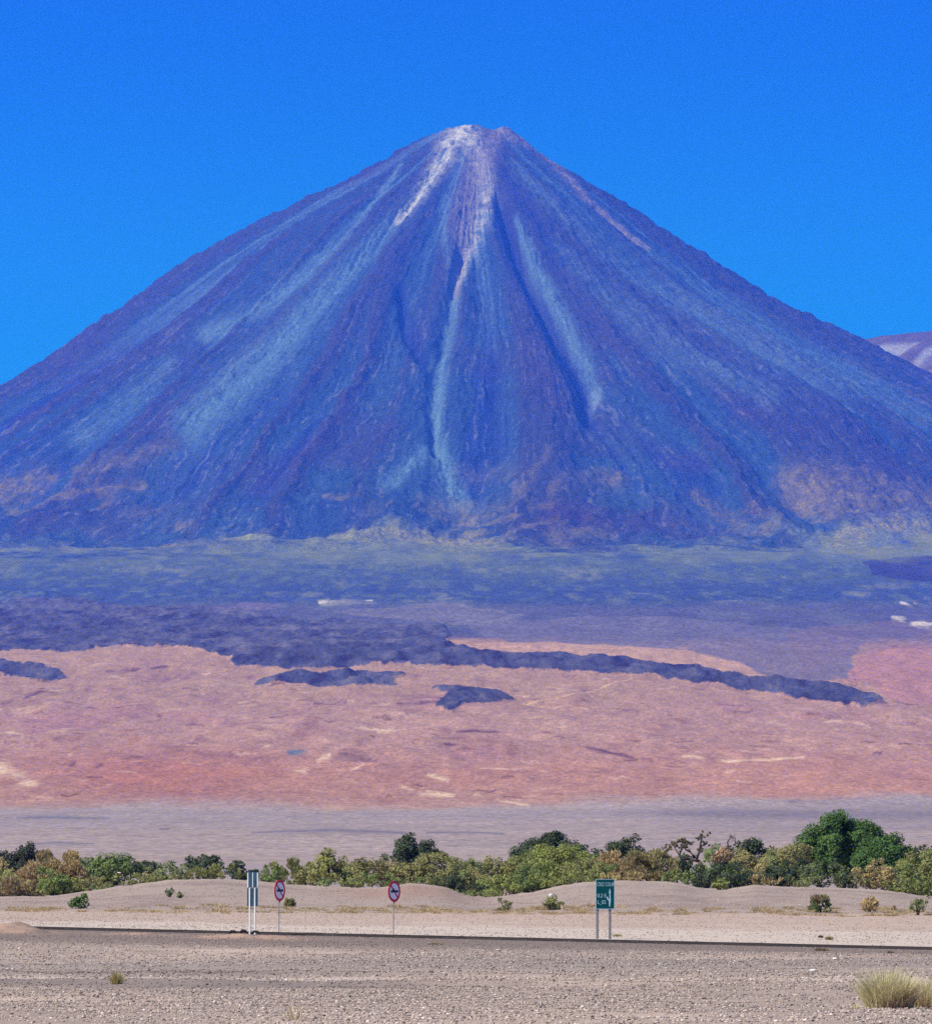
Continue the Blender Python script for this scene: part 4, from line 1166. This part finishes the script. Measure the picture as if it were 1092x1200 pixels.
# gnarled tree with bare limbs
def gnarled():
    y = 640.0
    ub, vb = 826, 1040
    x0 = x_of(ub, y)
    z0 = float(ground(x0, y)) - 0.05
    t = thing('gnarled_tree', 'gnarled half bare tree with thick dark leaning limbs', 'tree', (x0, y, z0), 0, GT)
    P = lambda u_, v_, dy=0.0: (x_of(u_, y) - x0, dy, float(z_of(v_, y)) - z0)
    mb = MB()
    mb.tube([P(827, 1042), P(825, 1030), P(823, 1018), P(819, 1010, 0.1)], [0.26, 0.22, 0.19, 0.16], 9)
    mb.tube([P(819, 1010, 0.1), P(813, 1004, 0.2), P(808, 998, 0.3), P(803, 996, 0.3)], [0.15, 0.13, 0.1, 0.06], 8)
    mb.tube([P(808, 1007, 0), P(799, 1007, -0.2), P(794, 1000, -0.3), P(789, 992, -0.3)], [0.11, 0.09, 0.07, 0.035], 7)
    mb.tube([P(819, 1010, 0.1), P(808, 1007, 0)], [0.12, 0.11], 7)
    mb.tube([P(816, 1007, 0.1), P(819, 998, 0.0), P(821, 986, -0.1), P(823, 978, -0.1)], [0.12, 0.09, 0.06, 0.03], 7)
    mb.tube([P(820, 994), P(826, 989, 0.2)], [0.05, 0.02], 6)
    mb.tube([P(803, 996, 0.3), P(802, 989, 0.3), P(799, 986, 0.2)], [0.06, 0.045, 0.02], 6)
    mb.build('trunk', M_BARK, t, True)
    r = np.random.default_rng(77)
    pts, dirs, lid = [], [], []
    for k, (u_, v_, w_, n) in enumerate(((788, 988, 5.5, 210), (784, 993, 4, 90), (800, 986, 6, 220), (806, 991, 5, 150), (799, 994, 4, 80), (823, 979, 4.5, 150), (818, 984, 3, 60), (827, 989, 3.5, 80),
                                          (821, 997, 4, 60), (781, 996, 3, 50))):
        c = np.array(P(u_, v_, r.uniform(-0.3, 0.3)))
        wm = w_ / FOC * y
        sub = r.normal(0, 1, (9, 3)) * np.array((0.75, 0.6, 0.5)) * wm
        d = r.normal(0, 1, (2 * n, 3))
        d /= np.linalg.norm(d, axis=1, keepdims=True)
        pts.append(c + sub[r.integers(9, size=2 * n)] + d * wm * 0.42 * r.uniform(0.2, 1.0, (2 * n, 1)))
        dirs.append(d)
        lid.append(np.full(2 * n, k))
    pts, dirs, lid = np.concatenate(pts), np.concatenate(dirs), np.concatenate(lid)
    V, F, K = leaf_cloud(r, pts, dirs, 0.062, 1.3, False, [(0.10, 0.10, 0.05), (0.16, 0.13, 0.08), (0.06, 0.06, 0.035)], lid)
    make_mesh('crown', V, F, np.full(len(F), 4), M_LEAF, K, False, t)
gnarled()

def snag():
    y = 668.0
    x0 = x_of(855, y)
    z0 = float(ground(x0, y)) - 0.05
    t = thing('dead_tree', 'bare grey snag with forked twigs above the belt, left of the dark blue green tree', 'tree', (x0, y, z0), 0, GT)
    P = lambda u_, v_, dy=0.0: (x_of(u_, y) - x0, dy, float(z_of(v_, y)) - z0)
    mb = MB()
    mb.tube([P(855, 1042), P(854, 1015), P(853, 993)], [0.16, 0.11, 0.07], 8)
    mb.tube([P(853, 993), P(852, 987), P(856, 981), P(858, 979)], [0.07, 0.055, 0.04, 0.02], 6)
    mb.tube([P(856, 981), P(861, 982, 0.1), P(862, 989, 0.1)], [0.04, 0.03, 0.02], 6)
    mb.tube([P(856, 981), P(855, 977, -0.1)], [0.03, 0.015], 6)
    mb.build('trunk', M_BARK, t, True)
    r = np.random.default_rng(78)
    mb = MB()
    for k in range(26):
        b = Vector(P(r.uniform(852, 862), r.uniform(979, 988), r.uniform(-0.2, 0.2)))
        e = b + Vector((r.normal(0, 0.22), r.normal(0, 0.15), r.uniform(0.0, 0.3)))
        mb.tube([b, e], [0.022, 0.008], 4)
    mb.build('twigs', M_TWIG, t)
snag()

def forked():
    y = 634.0
    x0 = x_of(842, y)
    z0 = float(ground(x0, y)) - 0.05
    t = thing('forked_tree', 'small pinkish brown tree with dark forked trunk right of the gnarled tree', 'tree', (x0, y, z0), 0, GT)
    P = lambda u_, v_, dy=0.0: (x_of(u_, y) - x0, dy, float(z_of(v_, y)) - z0)
    mb = MB()
    mb.tube([P(841, 1042), P(842, 1025), P(842, 1015)], [0.2, 0.17, 0.14], 8)
    mb.tube([P(842, 1015), P(846, 1010), P(851, 1008)], [0.11, 0.08, 0.04], 7)
    mb.tube([P(842, 1015), P(843, 1008), P(844, 1003)], [0.11, 0.07, 0.04], 7)
    mb.build('trunk', M_BARK, t, True)
    r = np.random.default_rng(79)
    pts, dirs, lid = [], [], []
    for k, (u_, v_, w_, n) in enumerate(((846, 1002, 8, 360), (853, 1003, 7, 260), (838, 1006, 6, 200), (849, 998, 6, 220))):
        c = np.array(P(u_, v_, 0.5 + r.uniform(-0.2, 0.2)))
        d = r.normal(0, 1, (n, 3))
        d /= np.linalg.norm(d, axis=1, keepdims=True)
        pts.append(c + d * (w_ / FOC * y) * r.uniform(0.5, 1.0, (n, 1)))
        dirs.append(d)
        lid.append(np.full(n, k))
    pts, dirs, lid = np.concatenate(pts), np.concatenate(dirs), np.concatenate(lid)
    V, F, K = leaf_cloud(r, pts, dirs, 0.1, 1.3, False, [(0.24, 0.16, 0.11), (0.17, 0.14, 0.07), (0.3, 0.21, 0.14)], lid)
    make_mesh('crown', V, F, np.full(len(F), 4), M_LEAF, K, False, t)
forked()

# blades of grass
def blades(r, n, spread_x, spread_y, h, lean, width, pal, base=(0, 0, 0), hvar=0.35):
    V, F, K = [], [], []
    pal = np.array(pal)
    q = np.sqrt(r.uniform(0, 1, n))
    a = r.uniform(0, 2 * np.pi, n)
    bx, by = q * np.cos(a) * spread_x, q * np.sin(a) * spread_y
    hh = h * (1 - 0.45 * q ** 2) * r.uniform(1 - hvar, 1.0, n)
    lx, ly = bx / max(spread_x, 1e-3) * lean + r.normal(0, lean * 0.45, n), by / max(spread_y, 1e-3) * lean + r.normal(0, lean * 0.45, n)
    az = r.uniform(0, np.pi, n)
    wx, wy = np.cos(az) * width, np.sin(az) * width
    c = pal[r.integers(len(pal), size=n)] * r.uniform(0.75, 1.25, (n, 1))
    lv = []
    for t, k in ((0, 1.0), (0.5, 0.9), (1.0, 0.15)):
        cx, cy, cz = bx + lx * hh * t * t * 1.0 + lx * hh * t * 0.4, by + ly * hh * t * t + ly * hh * t * 0.4, hh * t
        lv += [np.stack((cx - wx * k, cy - wy * k, cz), -1), np.stack((cx + wx * k, cy + wy * k, cz), -1)]
    V = np.stack(lv, 1).reshape(-1, 3) + np.array(base)
    i = (np.arange(n) * 6)[:, None]
    F = np.concatenate((i + np.array((0, 1, 3, 2)), i + np.array((2, 3, 5, 4))), 0)
    return V, F, np.repeat(c, 6, 0)

GRN = [(0.54, 0.50, 0.25), (0.62, 0.55, 0.33), (0.42, 0.40, 0.18), (0.68, 0.58, 0.40)]
DRY = [(0.46, 0.32, 0.20), (0.34, 0.22, 0.15), (0.56, 0.42, 0.28)]
def grass_clump(u_, row, parts, label, name='grass_clump', lo=92):
    y = y_at(u_, row, lo, 616)
    x_ = x_of(u_, y)
    t = thing(name, label, 'grass clump', (x_, y, float(ground(x_, y)) - 0.01))
    for pname, sets in parts:
        V, F, K, off = [], [], [], 0
        for s in sets:
            v_, f_, k_ = blades(np.random.default_rng(s[0]), *s[1:])
            V.append(v_); F.append(f_ + off); K.append(k_)
            off += len(v_)
        F = np.concatenate(F)
        make_mesh(pname, np.concatenate(V), F, np.full(len(F), 4), M_BLADE, np.concatenate(K), False, t)
    return t
grass_clump(1041, 1183, [
    ('green_blades', [(1, 1500, 0.29, 0.26, 0.68, 0.36, 0.0042, GRN, (-0.04, 0, 0)), (2, 500, 0.16, 0.2, 0.52, 0.3, 0.0045, GRN, (0.18, 0, 0)), (9, 250, 0.1, 0.2, 0.5, 0.5, 0.0045, GRN, (-0.2, 0, 0))]),
    ('dry_blades', [(3, 1100, 0.29, 0.27, 0.28, 0.4, 0.005, DRY), (4, 420, 0.24, 0.22, 0.5, 0.45, 0.004, DRY, (0.1, 0, 0))])],
    'big yellow green grass clump on gravel at lower right, whole in view')
grass_clump(1090, 1181, [
    ('green_blades', [(5, 1100, 0.24, 0.26, 0.53, 0.34, 0.0045, GRN), (6, 300, 0.12, 0.2, 0.4, 0.4, 0.0045, GRN, (-0.2, 0, 0))]),
    ('dry_blades', [(7, 800, 0.28, 0.27, 0.26, 0.4, 0.005, DRY), (8, 300, 0.16, 0.2, 0.36, 0.5, 0.004, DRY, (-0.2, 0, 0))])],
    'yellow green grass clump cut by the right edge of the photo')
grass_clump(1001, 1184, [('blades', [(11, 60, 0.06, 0.06, 0.12, 0.4, 0.004, GRN)])], 'tiny green tuft at the left foot of the big grass clump')
grass_clump(137, 1155, [('blades', [(12, 170, 0.1, 0.1, 0.3, 0.35, 0.006, [(0.34, 0.29, 0.11), (0.42, 0.33, 0.16), (0.26, 0.24, 0.09)])])], 'lone yellow tuft on the striped gravel at lower left')
grass_clump(346, 1199, [('blades', [(13, 40, 0.1, 0.08, 0.27, 0.5, 0.005, [(0.46, 0.36, 0.2), (0.52, 0.43, 0.28)])])], 'sparse straw tuft at the bottom edge below the round signs')
grass_clump(962, 1115, [('blades', [(14, 160, 0.28, 0.2, 0.17, 0.5, 0.012, [(0.2, 0.14, 0.09), (0.26, 0.2, 0.12)])])], 'flat brown tuft on the near road bank right of the green board')
grass_clump(1043, 1118, [('blades', [(15, 90, 0.12, 0.1, 0.16, 0.4, 0.01, [(0.2, 0.16, 0.1), (0.14, 0.12, 0.08)])])], 'small dull tuft on the road bank above the big grass clump')
grass_clump(971, 1102, [('blades', [(16, 140, 0.16, 0.14, 0.24, 0.4, 0.012, [(0.34, 0.27, 0.13), (0.27, 0.22, 0.1)])])], 'golden tuft on the pale strip beyond the road, right of the green board', lo=323)
grass_clump(961, 1099, [('blades', [(17, 110, 0.1, 0.1, 0.16, 0.4, 0.014, [(0.08, 0.07, 0.06), (0.13, 0.11, 0.09)])])], 'dark tuft on the pale strip just left of the golden tuft', lo=323)
grass_clump(723, 1098, [('blades', [(18, 150, 0.2, 0.12, 0.17, 0.5, 0.012, [(0.3, 0.3, 0.1), (0.38, 0.34, 0.15)])])], 'yellow green tuft at the right post foot of the green board', lo=323)
grass_clump(510, 1108, [('blades', [(19, 170, 0.3, 0.2, 0.14, 0.6, 0.012, [(0.3, 0.25, 0.13), (0.24, 0.21, 0.1)])])], 'thin yellowish tuft on the near road bank right of the lone round sign')

# straw coloured grass along the foot of the sand bank
V, F, K, off = [], [], [], 0
r = np.random.default_rng(99)
for k in range(520):
    u_ = r.uniform(-60, 1150)
    clump = fbm(np.array([u_ / 45]), np.array([0.3]), 3, 131)[0]
    if clump < -0.35 + r.normal(0, 0.2):
        continue
    y = r.uniform(438, 476) + 6 * clump
    x_ = x_of(u_, y)
    n = int(r.uniform(60, 140))
    c0 = np.array([(0.44, 0.32, 0.18), (0.40, 0.29, 0.16), (0.5, 0.38, 0.24), (0.32, 0.27, 0.13)])
    v_, f_, k_ = blades(r, n, r.uniform(0.2, 0.75), 0.4, r.uniform(0.08, 0.36) * (0.8 + 0.5 * max(clump, 0)), 0.9, 0.014, c0[r.integers(4, size=3)], (x_, y, float(ground(x_, y)) - 0.02))
    V.append(v_); F.append(f_ + off); K.append(k_)
    off += len(v_)
F = np.concatenate(F)
o = make_mesh('dry_grass', np.concatenate(V), F, np.full(len(F), 4), M_BLADE, np.concatenate(K))
o['kind'] = 'stuff'

# ------------------------------------------------------------------ air
mb = MB()
mb.box(-9000, 9000, -500, 40500, -60, 3560)
m = bpy.data.materials.new('haze')
m.use_nodes = True
n = m.node_tree
n.nodes.clear()
out = n.nodes.new('ShaderNodeOutputMaterial')
vol = n.nodes.new('ShaderNodeVolumePrincipled')
n.links.new(vol.outputs[0], out.inputs['Volume'])
vol.inputs['Color'].default_value = (*AIR_COL, 1)
vol.inputs['Absorption Color'].default_value = (1, 1, 1, 1)
vol.inputs['Density'].default_value = AIR
o = mb.build('haze', m)
o['kind'] = 'stuff'
